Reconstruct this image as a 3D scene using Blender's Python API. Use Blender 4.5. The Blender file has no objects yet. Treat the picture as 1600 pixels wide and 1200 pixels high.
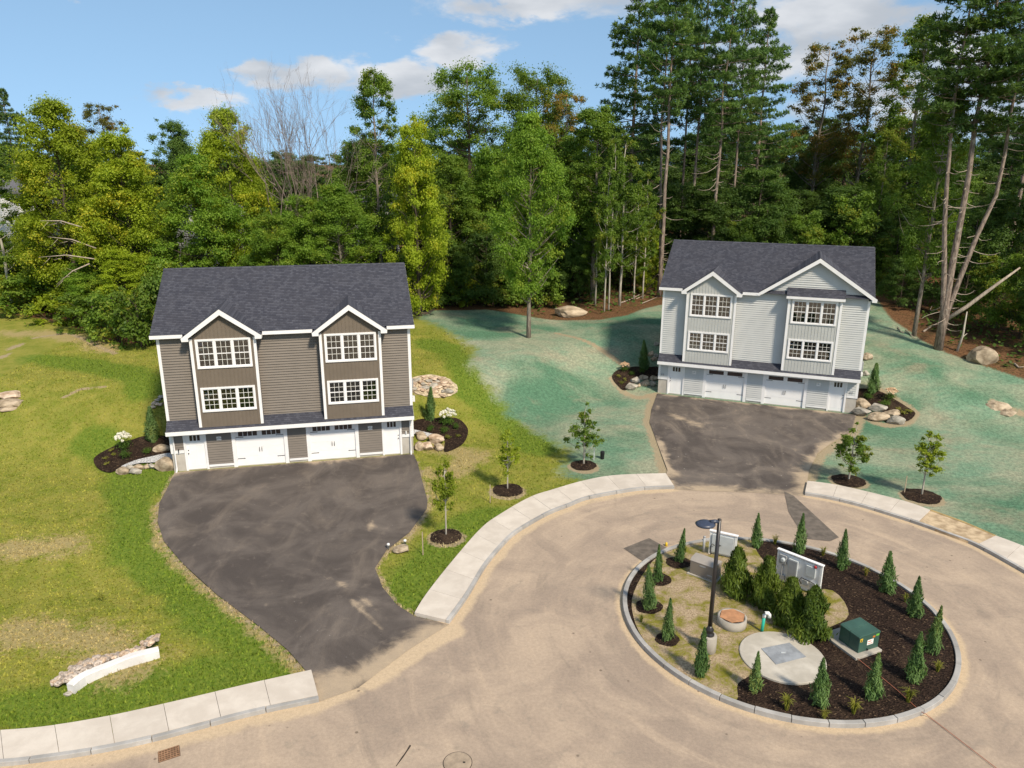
import bpy, bmesh, math, random
import numpy as np
from mathutils import Vector
from mathutils.geometry import delaunay_2d_cdt

# ------------------------------------------------------------------ camera, sky, sun, exposure
F_PX, PITCH, ROLL, CAM_H = 1174.17, 0.28637, 0.00311, 16.39043      # for a 1600 x 1200 frame
sc = bpy.context.scene
COL = sc.collection
cam_d = bpy.data.cameras.new('camera')
cam_d.sensor_fit = 'HORIZONTAL'; cam_d.sensor_width = 36.0
cam_d.lens = 36.0 * F_PX / 1600.0
cam_d.clip_start = 0.1; cam_d.clip_end = 6000
cam = bpy.data.objects.new('camera', cam_d); COL.objects.link(cam)
cam.rotation_mode = 'XYZ'
cam.location = (0, 0, CAM_H)
from mathutils import Matrix
cam.rotation_euler = (Matrix.Rotation(math.pi / 2 - PITCH, 3, 'X') @ Matrix.Rotation(ROLL, 3, 'Z')).to_euler()
sc.camera = cam

SUN_EL, SUN_AZ = math.radians(46), math.radians(-56)                # azimuth from +X towards +Y
SUN_DIR = Vector((math.cos(SUN_EL) * math.cos(SUN_AZ), math.cos(SUN_EL) * math.sin(SUN_AZ), math.sin(SUN_EL)))
sun_d = bpy.data.lights.new('sun', 'SUN'); sun_d.energy = 3.1; sun_d.angle = math.radians(7.0)
sun_d.color = (1.0, 0.88, 0.71)
sun = bpy.data.objects.new('sun', sun_d); COL.objects.link(sun)
sun.rotation_euler = SUN_DIR.to_track_quat('Z', 'Y').to_euler()
sc.view_settings.view_transform = 'Standard'; sc.view_settings.look = 'None'
sc.view_settings.gamma = 1.0; sc.view_settings.use_curve_mapping = False
sc.view_settings.exposure = 0.84
sc.cycles.max_bounces = 6; sc.cycles.diffuse_bounces = 3; sc.cycles.glossy_bounces = 2
sc.cycles.transmission_bounces = 3; sc.cycles.transparent_max_bounces = 6
sc.cycles.use_denoising = True
sc.cycles.caustics_reflective = False; sc.cycles.caustics_refractive = False


def raydir(px, py):
    a, b = px - 800, py - 600
    u = a * math.cos(ROLL) + b * math.sin(ROLL); v = -a * math.sin(ROLL) + b * math.cos(ROLL)
    return (u / F_PX, math.cos(PITCH) - (v / F_PX) * math.sin(PITCH), -math.sin(PITCH) - (v / F_PX) * math.cos(PITCH))


# node helpers
class NT:
    def __init__(s, tree):
        s.t = tree; s.n = tree.nodes; s.l = tree.links
    def new(s, typ, **kw):
        n = s.n.new(typ)
        for k, v in kw.items():
            if k.startswith('i_'):
                n.inputs[k[2:].replace('_', ' ')].default_value = v
            else:
                setattr(n, k, v)
        return n
    def link(s, a, b): s.l.new(a, b)
    def val(s, sock, v):
        if hasattr(v, 'is_linked') or isinstance(v, bpy.types.NodeSocket): s.l.new(v, sock)
        else: sock.default_value = v
    def math(s, op, a, b=None, c=None, clamp=False):
        n = s.n.new('ShaderNodeMath'); n.operation = op; n.use_clamp = clamp
        s.val(n.inputs[0], a)
        if b is not None: s.val(n.inputs[1], b)
        if c is not None: s.val(n.inputs[2], c)
        return n.outputs[0]
    def vmath(s, op, a, b=None):
        n = s.n.new('ShaderNodeVectorMath'); n.operation = op
        s.val(n.inputs[0], a)
        if b is not None: s.val(n.inputs[1], b)
        return n.outputs['Value'] if op in ('LENGTH', 'DOT_PRODUCT', 'DISTANCE') else n.outputs[0]
    def noise(s, vec, scale, detail=4, rough=0.55, dist=0.0):
        n = s.n.new('ShaderNodeTexNoise'); n.inputs['Scale'].default_value = scale
        n.inputs['Detail'].default_value = detail; n.inputs['Roughness'].default_value = rough
        n.inputs['Distortion'].default_value = dist
        if vec is not None: s.l.new(vec, n.inputs['Vector'])
        return n.outputs['Fac']
    def step(s, v, a, b, lo=0.0, hi=1.0):
        n = s.n.new('ShaderNodeMapRange'); n.interpolation_type = 'SMOOTHSTEP'
        s.val(n.inputs['Value'], v)
        n.inputs['From Min'].default_value = a; n.inputs['From Max'].default_value = b
        n.inputs['To Min'].default_value = lo; n.inputs['To Max'].default_value = hi
        return n.outputs['Result']
    def mix(s, f, a, b, blend='MIX'):
        n = s.n.new('ShaderNodeMix'); n.data_type = 'RGBA'; n.blend_type = blend
        s.val(n.inputs[0], f); s.col(n.inputs[6], a); s.col(n.inputs[7], b)
        return n.outputs[2]
    def col(s, sock, v):
        if isinstance(v, bpy.types.NodeSocket): s.l.new(v, sock)
        else: sock.default_value = (*v[:3], 1.0)
    def mapping(s, vec, scale=(1, 1, 1), rot=(0, 0, 0), loc=(0, 0, 0)):
        n = s.n.new('ShaderNodeMapping'); s.l.new(vec, n.inputs['Vector'])
        n.inputs['Scale'].default_value = scale; n.inputs['Rotation'].default_value = rot
        n.inputs['Location'].default_value = loc
        return n.outputs[0]


def build_world():
    w = bpy.data.worlds.new('World'); sc.world = w; w.use_nodes = True
    t = NT(w.node_tree); t.n.clear()
    sky = t.new('ShaderNodeTexSky', sky_type='NISHITA', sun_disc=False)
    sky.sun_elevation = SUN_EL
    sky.sun_rotation = math.atan2(SUN_DIR.x, SUN_DIR.y)
    sky.altitude = 100; sky.air_density = 1.0; sky.dust_density = 0.15; sky.ozone_density = 3.0
    tc = t.new('ShaderNodeTexCoord'); d = tc.outputs['Generated']
    sv = t.vmath('NORMALIZE', t.vmath('ADD', t.vmath('MULTIPLY', d, (1, 1, 0.75)), (0, 0, 0.30)))   # clear, haze-free horizon
    t.link(sv, sky.inputs['Vector'])
    # cumulus: a noise field over the whole dome, thickened around the clouds in view
    warp = t.mapping(d, scale=(1, 1, 2.3))
    n1 = t.noise(warp, 9.0, 9, 0.60, 0.5)
    n2 = t.noise(warp, 2.2, 3, 0.5)
    acc = None
    wn = t.new('ShaderNodeTexNoise'); wn.inputs['Scale'].default_value = 13.0; wn.inputs['Detail'].default_value = 5.0; wn.inputs['Roughness'].default_value = 0.6
    t.link(warp, wn.inputs['Vector'])
    dw = t.vmath('ADD', d, t.vmath('MULTIPLY', t.vmath('SUBTRACT', wn.outputs['Color'], (0.5, 0.5, 0.5)), (0.14, 0.14, 0.075)))
    for (px, py, wx, wz, s) in CLOUDS:
        c = Vector(raydir(px, py)).normalized()
        e = t.vmath('SUBTRACT', dw, tuple(c))
        e = t.vmath('MULTIPLY', e, (F_PX / wx, F_PX / wx, F_PX / wz))
        b = t.step(t.vmath('LENGTH', e), 1.0, 0.0, 0.0, s)
        acc = b if acc is None else t.math('MAXIMUM', acc, b)
    far = t.step(t.vmath('DOT_PRODUCT', d, (0, 1, 0)), 0.78, 0.55)          # beyond the frame: the same broken cloud
    zz = t.n.new('ShaderNodeSeparateXYZ'); t.link(d, zz.inputs[0])
    up = t.step(zz.outputs[2], 0.26, 0.36)
    field = t.math('MULTIPLY', t.math('MAXIMUM', far, up), t.step(n2, 0.42, 0.62, 0.0, 0.75))
    dens = t.math('MAXIMUM', acc, field)
    body = t.math('ADD', dens, t.math('MULTIPLY', t.math('MULTIPLY', t.math('SUBTRACT', n1, 0.5), 2.4), t.step(dens, 0.0, 0.4)))
    mask = t.step(body, 0.16, 0.78)
    shade = t.step(t.noise(t.mapping(d, scale=(1, 1, 3.0), loc=(0.013, 0, 0.03)), 6.0, 5, 0.5), 0.36, 0.66)
    ccol = t.mix(shade, (2.35, 2.5, 2.72), (3.75, 3.8, 3.9))
    skyc = t.mix(1.0, sky.outputs[0], (1.10, 1.07, 0.90), 'MULTIPLY')
    mixc = t.mix(t.math('MULTIPLY', mask, 0.93), skyc, ccol)
    bg = t.new('ShaderNodeBackground'); bg.inputs['Strength'].default_value = 0.125
    t.link(mixc, bg.inputs['Color'])
    out = t.new('ShaderNodeOutputWorld'); t.link(bg.outputs[0], out.inputs['Surface'])


#          px    py   half-w half-h strength
CLOUDS = [(500, 112, 150, 34, 1.0), (600, 118, 200, 44, 1.0), (700, 85, 120, 42, 1.05), (420, 108, 95, 32, 0.9), (310, 152, 110, 26, 0.95),
          (820, 5, 240, 40, 0.9), (775, 28, 60, 30, .7), (1290, 20, 210, 110, 1.1), (1180, 90, 150, 70, 0.8), (130, -10, 60, 20, 0.7),
          (1450, 150, 260, 140, .75)]
build_world()
rng = np.random.default_rng(11)
random.seed(5)

# ------------------------------------------------------------------ terrain
FX = np.array([-400, -60, -25, -18.63, -5.75, 1, 6, 10.6, 22.94, 29, 45, 400.])
FY = np.array([37, 37.4, 37.9, 38.39, 41.27, 45.5, 50.0, 52.35, 47.67, 43.8, 40, 38.])


def sstep(a, b, v):
    t = np.clip((v - a) / (b - a), 0, 1); return t * t * (3 - 2 * t)


def terrain(x, y):
    x = np.asarray(x, float); y = np.asarray(y, float)
    v = y - np.interp(x, FX, FY)
    z = 2.7 * sstep(-0.3, 10.0, v) + 0.045 * np.clip(v - 9, 0, 45)
    z = z + 0.05 * np.clip(v - 8, 0, 30) * sstep(22, 32, x)
    z = z + 0.385 * sstep(38, 47.5, y) * sstep(3, 10, x) * (1 - sstep(26, 34, x))
    z = z + sstep(2, 8, v) * (0.10 * np.sin(x * .31 + 1) * np.sin(y * .27) + 0.05 * np.sin(x * .9 + y * .6))
    z = z - 0.30 * np.exp(-(((x + 16.5) / 4.0) ** 2 + ((y - 27.0) / 2.4) ** 2))       # drainage hollow
    return z


def tz(x, y): return float(terrain(x, y))


def P(px, py, dz=0.0):
    """point of the terrain (plus dz) seen at a pixel of the photograph"""
    d = raydir(px, py); t = 5.0; prev = t
    while t < 400:
        z = CAM_H + d[2] * t
        if z <= tz(d[0] * t, d[1] * t) + dz:
            lo, hi = prev, t
            for _ in range(30):
                m = (lo + hi) / 2
                if CAM_H + d[2] * m <= tz(d[0] * m, d[1] * m) + dz: hi = m
                else: lo = m
            return Vector((d[0] * hi, d[1] * hi, CAM_H + d[2] * hi))
        prev = t; t += 0.5
    return Vector((d[0] * t, d[1] * t, 0))


def at_depth(px, py, Y):
    d = raydir(px, py); k = Y / d[1]
    return Vector((d[0] * k, Y, CAM_H + d[2] * k))


# ------------------------------------------------------------------ materials
MATS = {}


def material(name):
    m = bpy.data.materials.new(name); m.use_nodes = True
    t = NT(m.node_tree); t.n.clear()
    out = t.new('ShaderNodeOutputMaterial')
    b = t.new('ShaderNodeBsdfPrincipled')
    t.link(b.outputs[0], out.inputs['Surface'])
    MATS[name] = m
    return m, t, b, out


def bump(t, b, h, strength=0.3, dist=0.02):
    n = t.new('ShaderNodeBump'); n.inputs['Strength'].default_value = strength; n.inputs['Distance'].default_value = dist
    t.link(h, n.inputs['Height']); t.link(n.outputs[0], b.inputs['Normal'])


def objco(t):
    return t.new('ShaderNodeTexCoord').outputs['Object']


def worldco(t):
    return t.new('ShaderNodeNewGeometry').outputs['Position']


def simple(name, c, rough=0.6, var=0.12, scale=6.0, metal=0.0, bmp=0.0, bscale=40.0, c2=None, spec=0.4, rand=0.0):
    m, t, b, o = material(name)
    co = objco(t)
    n = t.noise(co, scale, 5, 0.6)
    lo = tuple(x * (1 - var) for x in c); hi = tuple(min(1, x * (1 + var)) for x in (c2 or c))
    cc = t.mix(t.step(n, 0.3, 0.7), lo, hi)
    if rand:
        oi = t.new('ShaderNodeObjectInfo')
        k = t.math('MULTIPLY_ADD', oi.outputs['Random'], 2 * rand, 1 - rand)
        cmb = t.new('ShaderNodeCombineXYZ'); [t.link(k, cmb.inputs[i]) for i in range(3)]
        cc = t.mix(1.0, cc, cmb.outputs[0], 'MULTIPLY')
    t.link(cc, b.inputs['Base Color'])
    b.inputs['Roughness'].default_value = rough; b.inputs['Metallic'].default_value = metal
    b.inputs['Specular IOR Level'].default_value = spec
    if bmp: bump(t, b, t.noise(co, bscale, 4), bmp, 0.02)
    return m


def leaf_material(name, c1, c2, c3=None, c3_amount=0.0, trans=0.35, rand=0.18):
    """leaf faces: two greens by clump, a third tint on some leaves, light passing through"""
    m = bpy.data.materials.new(name); m.use_nodes = True; MATS[name] = m
    t = NT(m.node_tree); t.n.clear()
    out = t.new('ShaderNodeOutputMaterial')
    g = t.new('ShaderNodeNewGeometry'); oi = t.new('ShaderNodeObjectInfo')
    r = g.outputs['Random Per Island']
    n = t.noise(g.outputs['Position'], 0.55, 3, 0.6)
    f = t.math('ADD', t.math('MULTIPLY', r, 0.45), t.step(n, 0.34, 0.66, 0.0, 0.55))
    cc = t.mix(f, c1, c2)
    if c3:
        patch = t.step(t.noise(g.outputs['Position'], 0.35, 2), 0.62 - 0.35 * c3_amount, 0.72 - 0.3 * c3_amount)
        cc = t.mix(t.math('MULTIPLY', patch, t.step(r, 0.2, 0.9)), cc, c3)
    k = t.math('MULTIPLY_ADD', oi.outputs['Random'], 2 * rand, 1 - rand)
    cmb = t.new('ShaderNodeCombineXYZ'); [t.link(k, cmb.inputs[i]) for i in range(3)]
    cc = t.mix(1.0, cc, cmb.outputs[0], 'MULTIPLY')
    b = t.new('ShaderNodeBsdfPrincipled'); t.link(cc, b.inputs['Base Color'])
    b.inputs['Roughness'].default_value = 0.55; b.inputs['Specular IOR Level'].default_value = 0.25
    tr = t.new('ShaderNodeBsdfTranslucent')
    t.link(t.mix(1.0, cc, (1.25, 1.3, 0.6), 'MULTIPLY'), tr.inputs['Color'])
    mx = t.new('ShaderNodeMixShader'); mx.inputs[0].default_value = trans
    t.link(b.outputs[0], mx.inputs[1]); t.link(tr.outputs[0], mx.inputs[2])
    t.link(mx.outputs[0], out.inputs['Surface'])
    return m


def attr(t, name):
    n = t.new('ShaderNodeAttribute'); n.attribute_name = name; return n.outputs['Fac']


def grass_colour(t, pos):
    """lawn colour from world position: straw, yellow green and lush green in patches, hydroseed, leaf litter"""
    flat = t.mapping(pos, scale=(1, 1, 0.2))
    big = t.noise(flat, 0.22, 4, 0.6, 0.4); mid = t.noise(flat, 0.9, 5, 0.65, 0.3); fine = t.noise(pos, 7.0, 4, 0.7)
    vf = t.noise(pos, 26.0, 3, 0.7)
    return big, mid, fine, vf


def ground_material(name, with_zones=True, blade=False):
    m, t, b, o = material(name)
    pos = worldco(t)
    big, mid, fine, vf = grass_colour(t, pos)
    lush = attr(t, 'lush'); hyd = attr(t, 'hydro'); forest = attr(t, 'forest'); dry = attr(t, 'dry')
    g = t.mix(t.step(mid, 0.32, 0.66), (0.145, 0.182, 0.017), (0.245, 0.240, 0.042))
    g = t.mix(t.step(fine, 0.35, 0.7, 0.0, 0.4), g, (0.29, 0.25, 0.075))
    green = t.mix(t.step(fine, 0.3, 0.7), (0.085, 0.145, 0.014), (0.165, 0.212, 0.028))
    lf = t.math('ADD', lush, t.math('MULTIPLY', t.math('SUBTRACT', big, 0.5), 1.7))
    g = t.mix(t.step(lf, 0.12, 0.62), g, green)
    straw = t.mix(fine, (0.30, 0.235, 0.10), (0.40, 0.31, 0.165))
    df = t.math('ADD', dry, t.math('MULTIPLY', t.math('SUBTRACT', mid, 0.5), 1.6))
    df = t.math('ADD', df, t.math('MULTIPLY', t.math('SUBTRACT', fine, 0.5), 1.2))
    g = t.mix(t.step(df, 0.26, 0.82, 0.0, 0.8), g, straw)
    # sprayed hydroseed mulch: teal green, thin where the soil shows
    streak = t.noise(t.mapping(pos, scale=(0.7, 1.1, 1), rot=(0, 0, 0.35)), 0.30, 6, 0.65, 0.4)
    hy = t.mix(t.step(streak, 0.36, 0.68), (0.285, 0.298, 0.205), (0.155, 0.262, 0.172))
    hy = t.mix(t.step(t.noise(pos, 0.16, 3, 0.5, 0.5), 0.40, 0.66), hy, (0.085, 0.18, 0.108))
    soil = t.step(t.noise(t.mapping(pos, scale=(1, 1.4, 1)), 0.27, 5, 0.6, 0.3), 0.50, 0.72, 0, 0.6)
    hy = t.mix(soil, hy, (0.29, 0.245, 0.17))
    sp2 = t.step(t.noise(pos, 5.5, 6, 0.75), 0.36, 0.64)
    speck = t.mix(1.0, hy, t.mix(sp2, (0.74, 0.75, 0.75), (1.22, 1.21, 1.2)), 'MULTIPLY')
    speck = t.mix(t.step(vf, 0.58, 0.70, 0, 0.22), speck, (0.30, 0.27, 0.19))
    hf = t.math('ADD', hyd, t.math('MULTIPLY', t.math('SUBTRACT', mid, 0.5), 0.7))
    hf = t.math('ADD', hf, t.math('MULTIPLY', t.math('SUBTRACT', fine, 0.5), 0.5))
    g = t.mix(t.step(hf, 0.35, 0.68), g, speck)
    bare = attr(t, 'bare')
    bf = t.math('ADD', bare, t.math('MULTIPLY', t.math('SUBTRACT', fine, 0.5), 0.9))
    bf = t.math('ADD', bf, t.math('MULTIPLY', t.math('SUBTRACT', mid, 0.5), 0.6))
    g = t.mix(t.step(bf, 0.40, 0.70, 0, 0.9), g, t.mix(vf, (0.27, 0.205, 0.125), (0.40, 0.32, 0.21)))
    lit = t.mix(t.step(fine, 0.35, 0.65), (0.075, 0.038, 0.018), (0.19, 0.10, 0.048))
    lit = t.mix(t.step(mid, 0.5, 0.7, 0, 0.6), lit, (0.045, 0.06, 0.014))
    ff = t.math('ADD', forest, t.math('MULTIPLY', t.math('SUBTRACT', fine, 0.5), 0.5))
    g = t.mix(t.step(ff, 0.38, 0.62), g, lit)
    g = t.mix(1.0, g, t.mix(vf, (0.78, 0.78, 0.78), (1.22, 1.22, 1.22)), 'MULTIPLY')
    if blade:
        gi = t.new('ShaderNodeNewGeometry')
        g = t.mix(1.0, g, t.mix(gi.outputs['Random Per Island'], (0.75, 0.8, 0.7), (1.35, 1.3, 1.2)), 'MULTIPLY')
    t.link(g, b.inputs['Base Color'])
    b.inputs['Roughness'].default_value = 0.9; b.inputs['Specular IOR Level'].default_value = 0.15
    if not blade:
        h = t.math('ADD', t.math('MULTIPLY', fine, 1.0), t.math('MULTIPLY', vf, 0.6))
        bump(t, b, h, 0.75, 0.09)
    return m


def road_material():
    m, t, b, o = material('dusty_asphalt')
    pos = worldco(t); sand = attr(t, 'sand')
    a = t.noise(pos, 0.35, 5, 0.62, 0.8); mid = t.noise(pos, 1.6, 5, 0.65, 0.4); fine = t.noise(pos, 30, 3, 0.7)
    rel = t.vmath('SUBTRACT', pos, (10.18, 24.80, 0)); sp_ = t.n.new('ShaderNodeSeparateXYZ'); t.link(rel, sp_.inputs[0])
    pol = t.n.new('ShaderNodeCombineXYZ'); t.link(t.math('MULTIPLY', t.vmath('LENGTH', rel), 1.5), pol.inputs[0]); t.link(t.math('MULTIPLY', t.math('ARCTAN2', sp_.outputs[1], sp_.outputs[0]), 2.2), pol.inputs[1])
    sweep = t.noise(pol.outputs[0], 0.9, 6, 0.66, 0.35); grain = t.noise(pos, 9.0, 4, 0.75)
    c = t.mix(t.step(a, 0.35, 0.68), (0.285, 0.224, 0.174), (0.390, 0.305, 0.228))
    c = t.mix(t.step(sweep, 0.50, 0.74, 0, 0.6), c, (0.455, 0.352, 0.255))
    c = t.mix(t.step(sweep, 0.46, 0.30, 0, 0.6), c, (0.240, 0.192, 0.150))
    c = t.mix(t.step(mid, 0.58, 0.75, 0, 0.5), c, (0.215, 0.185, 0.150))
    sf = t.math('ADD', sand, t.math('MULTIPLY', t.math('SUBTRACT', mid, 0.5), 0.6))
    c = t.mix(t.step(sf, 0.30, 0.62, 0, 0.9), c, t.mix(fine, (0.42, 0.315, 0.20), (0.54, 0.42, 0.285)))
    ring = t.noise(t.mapping(pos, scale=(1, 1, 1), rot=(0, 0, -0.4)), 0.75, 2, 0.4, 2.5)
    c = t.mix(t.step(ring, 0.62, 0.72, 0, 0.22), c, (0.19, 0.165, 0.135))
    vd = t.new('ShaderNodeTexVoronoi', feature='F1'); vd.inputs['Scale'].default_value = 1.1; t.link(pos, vd.inputs['Vector'])
    c = t.mix(t.step(vd.outputs['Distance'], 0.075, 0.03, 0, 0.7), c, (0.10, 0.075, 0.055))
    c = t.mix(1.0, c, t.mix(fine, (0.80, 0.80, 0.80), (1.2, 1.2, 1.2)), 'MULTIPLY')
    c = t.mix(1.0, c, t.mix(t.step(grain, 0.3, 0.7), (0.90, 0.90, 0.90), (1.09, 1.09, 1.09)), 'MULTIPLY')
    t.link(c, b.inputs['Base Color']); b.inputs['Roughness'].default_value = 0.88; b.inputs['Specular IOR Level'].default_value = 0.2
    bump(t, b, t.math('ADD', fine, t.math('MULTIPLY', mid, 1.5)), 0.35, 0.02)


def driveway_material(name, dusty):
    m, t, b, o = material(name)
    pos = worldco(t); sand = attr(t, 'sand')
    a = t.noise(pos, 0.33, 5, 0.6, 1.2); mid = t.noise(pos, 1.8, 5, 0.65, 0.6); fine = t.noise(pos, 34, 3, 0.7)
    tyre = t.noise(t.mapping(pos, scale=(1.3, 0.55, 1), rot=(0, 0, -0.35)), 0.55, 6, 0.62, 0.9)
    c = t.mix(t.step(a, 0.33, 0.68), (0.066, 0.055, 0.049), (0.126, 0.106, 0.092))
    c = t.mix(t.step(tyre, 0.46, 0.76, 0, 0.45 + 0.3 * dusty), c, (0.190, 0.155, 0.125))
    c = t.mix(t.step(mid, 0.55, 0.82, 0, 0.35 + 0.4 * dusty), c, (0.23, 0.19, 0.155))
    sf = t.math('ADD', sand, t.math('MULTIPLY', t.math('SUBTRACT', a, 0.5), 1.5))
    sf = t.math('ADD', sf, t.math('MULTIPLY', t.math('SUBTRACT', mid, 0.5), 0.4))
    c = t.mix(t.step(sf, 0.30, 0.80, 0, 0.95), c, t.mix(mid, (0.29, 0.235, 0.175), (0.45, 0.345, 0.23)))
    vd = t.new('ShaderNodeTexVoronoi', feature='F1'); vd.inputs['Scale'].default_value = 1.9; t.link(pos, vd.inputs['Vector'])
    c = t.mix(t.step(vd.outputs['Distance'], 0.06, 0.03, 0, 0.6 * dusty), c, (0.6, 0.58, 0.55))
    c = t.mix(1.0, c, t.mix(fine, (0.68, 0.68, 0.68), (1.34, 1.34, 1.34)), 'MULTIPLY')
    t.link(c, b.inputs['Base Color']); b.inputs['Roughness'].default_value = 0.85; b.inputs['Specular IOR Level'].default_value = 0.25
    bump(t, b, fine, 0.6, 0.02)


def mulch_material():
    m, t, b, o = material('bark_mulch')
    pos = worldco(t)
    v = t.new('ShaderNodeTexVoronoi', feature='F1'); v.inputs['Scale'].default_value = 16
    t.link(t.mapping(pos, scale=(1, 1.8, 1)), v.inputs['Vector'])
    sep = t.new('ShaderNodeSeparateColor'); t.link(v.outputs['Color'], sep.inputs[0])
    c = t.mix(sep.outputs[0], (0.010, 0.0065, 0.005), (0.045, 0.028, 0.020))
    c = t.mix(t.step(sep.outputs[1], 0.93, 0.99), c, (0.15, 0.10, 0.06))
    c = t.mix(t.step(t.noise(pos, 0.8, 4), 0.52, 0.72, 0, 0.55), c, (0.075, 0.05, 0.032))
    t.link(c, b.inputs['Base Color']); b.inputs['Roughness'].default_value = 0.95; b.inputs['Specular IOR Level'].default_value = 0.1
    bump(t, b, t.math('ADD', v.outputs['Distance'], t.noise(pos, 9, 4)), 0.9, 0.05)


def shingle_material():
    m, t, b, o = material('roof_shingle')
    co = objco(t)
    sp = t.new('ShaderNodeSeparateXYZ'); t.link(co, sp.inputs[0])
    cb = t.new('ShaderNodeCombineXYZ'); t.link(sp.outputs[0], cb.inputs[0]); t.link(t.math('MULTIPLY', sp.outputs[2], 2.05), cb.inputs[1])
    br = t.new('ShaderNodeTexBrick'); t.link(cb.outputs[0], br.inputs['Vector'])
    br.inputs['Scale'].default_value = 1.0; br.inputs['Brick Width'].default_value = 0.17; br.inputs['Row Height'].default_value = 0.14
    br.inputs['Mortar Size'].default_value = 0.004; br.offset = 0.37; br.squash = 1.0
    br.inputs['Color1'].default_value = (0.044, 0.046, 0.060, 1); br.inputs['Color2'].default_value = (0.086, 0.089, 0.108, 1)
    br.inputs['Mortar'].default_value = (0.02, 0.02, 0.026, 1); br.inputs['Bias'].default_value = -0.25
    n = t.noise(co, 0.9, 4); f = t.noise(co, 60, 2)
    c = t.mix(t.step(n, 0.35, 0.7, 0, 0.35), br.outputs['Color'], (0.055, 0.055, 0.066))
    c = t.mix(1.0, c, t.mix(f, (0.75, 0.75, 0.75), (1.3, 1.3, 1.3)), 'MULTIPLY')
    t.link(c, b.inputs['Base Color']); b.inputs['Roughness'].default_value = 0.9; b.inputs['Specular IOR Level'].default_value = 0.2
    bump(t, b, f, 0.4, 0.01)


def bark_material(name, c1, c2, patch=None):
    m, t, b, o = material(name)
    co = objco(t)
    n = t.noise(t.mapping(co, scale=(3, 3, 0.6)), 3.0, 6, 0.65, 0.4)
    c = t.mix(t.step(n, 0.35, 0.65), c1, c2)
    if patch: c = t.mix(t.step(t.noise(co, 1.6, 4), 0.6, 0.68, 0, 0.8), c, patch)
    t.link(c, b.inputs['Base Color']); b.inputs['Roughness'].default_value = 0.92; b.inputs['Specular IOR Level'].default_value = 0.1
    bump(t, b, n, 0.8, 0.04)


def concrete_material(name, c1, c2, rand=0.05):
    m, t, b, o = material(name)
    pos = worldco(t); oi = t.new('ShaderNodeObjectInfo')
    n = t.noise(pos, 1.3, 6, 0.6, 0.3); f = t.noise(pos, 40, 3)
    c = t.mix(t.step(n, 0.35, 0.7), c1, c2)
    k = t.math('MULTIPLY_ADD', oi.outputs['Random'], 2 * rand, 1 - rand)
    cmb = t.new('ShaderNodeCombineXYZ'); [t.link(k, cmb.inputs[i]) for i in range(3)]
    c = t.mix(1.0, c, cmb.outputs[0], 'MULTIPLY')
    c = t.mix(t.step(t.noise(pos, 3.1, 5, .6, .8), 0.62, 0.78, 0, 0.25), c, tuple(x * .72 for x in c1))
    c = t.mix(1.0, c, t.mix(f, (0.93, 0.93, 0.93), (1.06, 1.06, 1.06)), 'MULTIPLY')
    t.link(c, b.inputs['Base Color']); b.inputs['Roughness'].default_value = 0.85; b.inputs['Specular IOR Level'].default_value = 0.25
    bump(t, b, f, 0.2, 0.01)


def glass_material():
    m = bpy.data.materials.new('window_glass'); m.use_nodes = True; MATS['window_glass'] = m
    t = NT(m.node_tree); t.n.clear(); out = t.new('ShaderNodeOutputMaterial')
    tr = t.new('ShaderNodeBsdfTransparent'); tr.inputs[0].default_value = (0.80, 0.84, 0.83, 1)
    gl = t.new('ShaderNodeBsdfGlossy'); gl.inputs['Roughness'].default_value = 0.015
    fr = t.new('ShaderNodeFresnel'); fr.inputs[0].default_value = 1.5
    f = t.math('MULTIPLY_ADD', fr.outputs[0], 1.3, 0.07, clamp=True)
    mx = t.new('ShaderNodeMixShader'); t.link(f, mx.inputs[0]); t.link(tr.outputs[0], mx.inputs[1]); t.link(gl.outputs[0], mx.inputs[2])
    t.link(mx.outputs[0], out.inputs['Surface'])


ground_material('lawn_and_hydroseed'); ground_material('grass_blades', blade=True)
road_material(); driveway_material('driveway_asphalt', 0.25); driveway_material('driveway_asphalt_dusty', 1.0)
mulch_material(); shingle_material(); glass_material()
simple('patch_asphalt', (0.120, 0.100, 0.082), 0.9, 0.25, 3, bmp=0.4)
concrete_material('sidewalk_concrete', (0.485, 0.430, 0.368), (0.565, 0.508, 0.440))
concrete_material('weir_concrete', (0.36, 0.330, 0.280), (0.48, 0.445, 0.385))
concrete_material('weir_white', (0.60, 0.58, 0.56), (0.74, 0.72, 0.70))
concrete_material('grey_concrete', (0.30, 0.275, 0.235), (0.40, 0.37, 0.32))
concrete_material('foundation_concrete', (0.36, 0.33, 0.285), (0.46, 0.43, 0.38))
concrete_material('granite', (0.29, 0.28, 0.265), (0.40, 0.385, 0.365), 0.12)
simple('siding_taupe', (0.170, 0.146, 0.122), 0.6, 0.05, 1.2, spec=0.3)
simple('batten_brown', (0.150, 0.122, 0.094), 0.6, 0.06, 1.5, spec=0.3)
simple('siding_grey', (0.50, 0.505, 0.49), 0.55, 0.04, 1.2, spec=0.3)
simple('batten_grey', (0.44, 0.445, 0.425), 0.55, 0.04, 1.5, spec=0.3)
simple('trim_white', (0.74, 0.73, 0.725), 0.45, 0.04, 2.0)
simple('door_white', (0.76, 0.755, 0.75), 0.4, 0.03, 1.5)
simple('muntin_white', (0.72, 0.71, 0.66), 0.5, 0.03)
simple('black_metal', (0.012, 0.012, 0.013), 0.45, 0.2, 8)
simple('dark_pane', (0.05, 0.035, 0.032), 0.08, 0.3, 2.0, spec=0.6)
simple('room_wall', (0.40, 0.32, 0.23), 0.8, 0.35, 0.8)
simple('sticker_blue', (0.05, 0.16, 0.42), 0.5, 0.1)
simple('sticker_white', (0.78, 0.78, 0.74), 0.6, 0.05)
simple('block_white', (0.70, 0.69, 0.67), 0.5, 0.05)
simple('grey_box', (0.30, 0.31, 0.32), 0.5, 0.12, 4)
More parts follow.
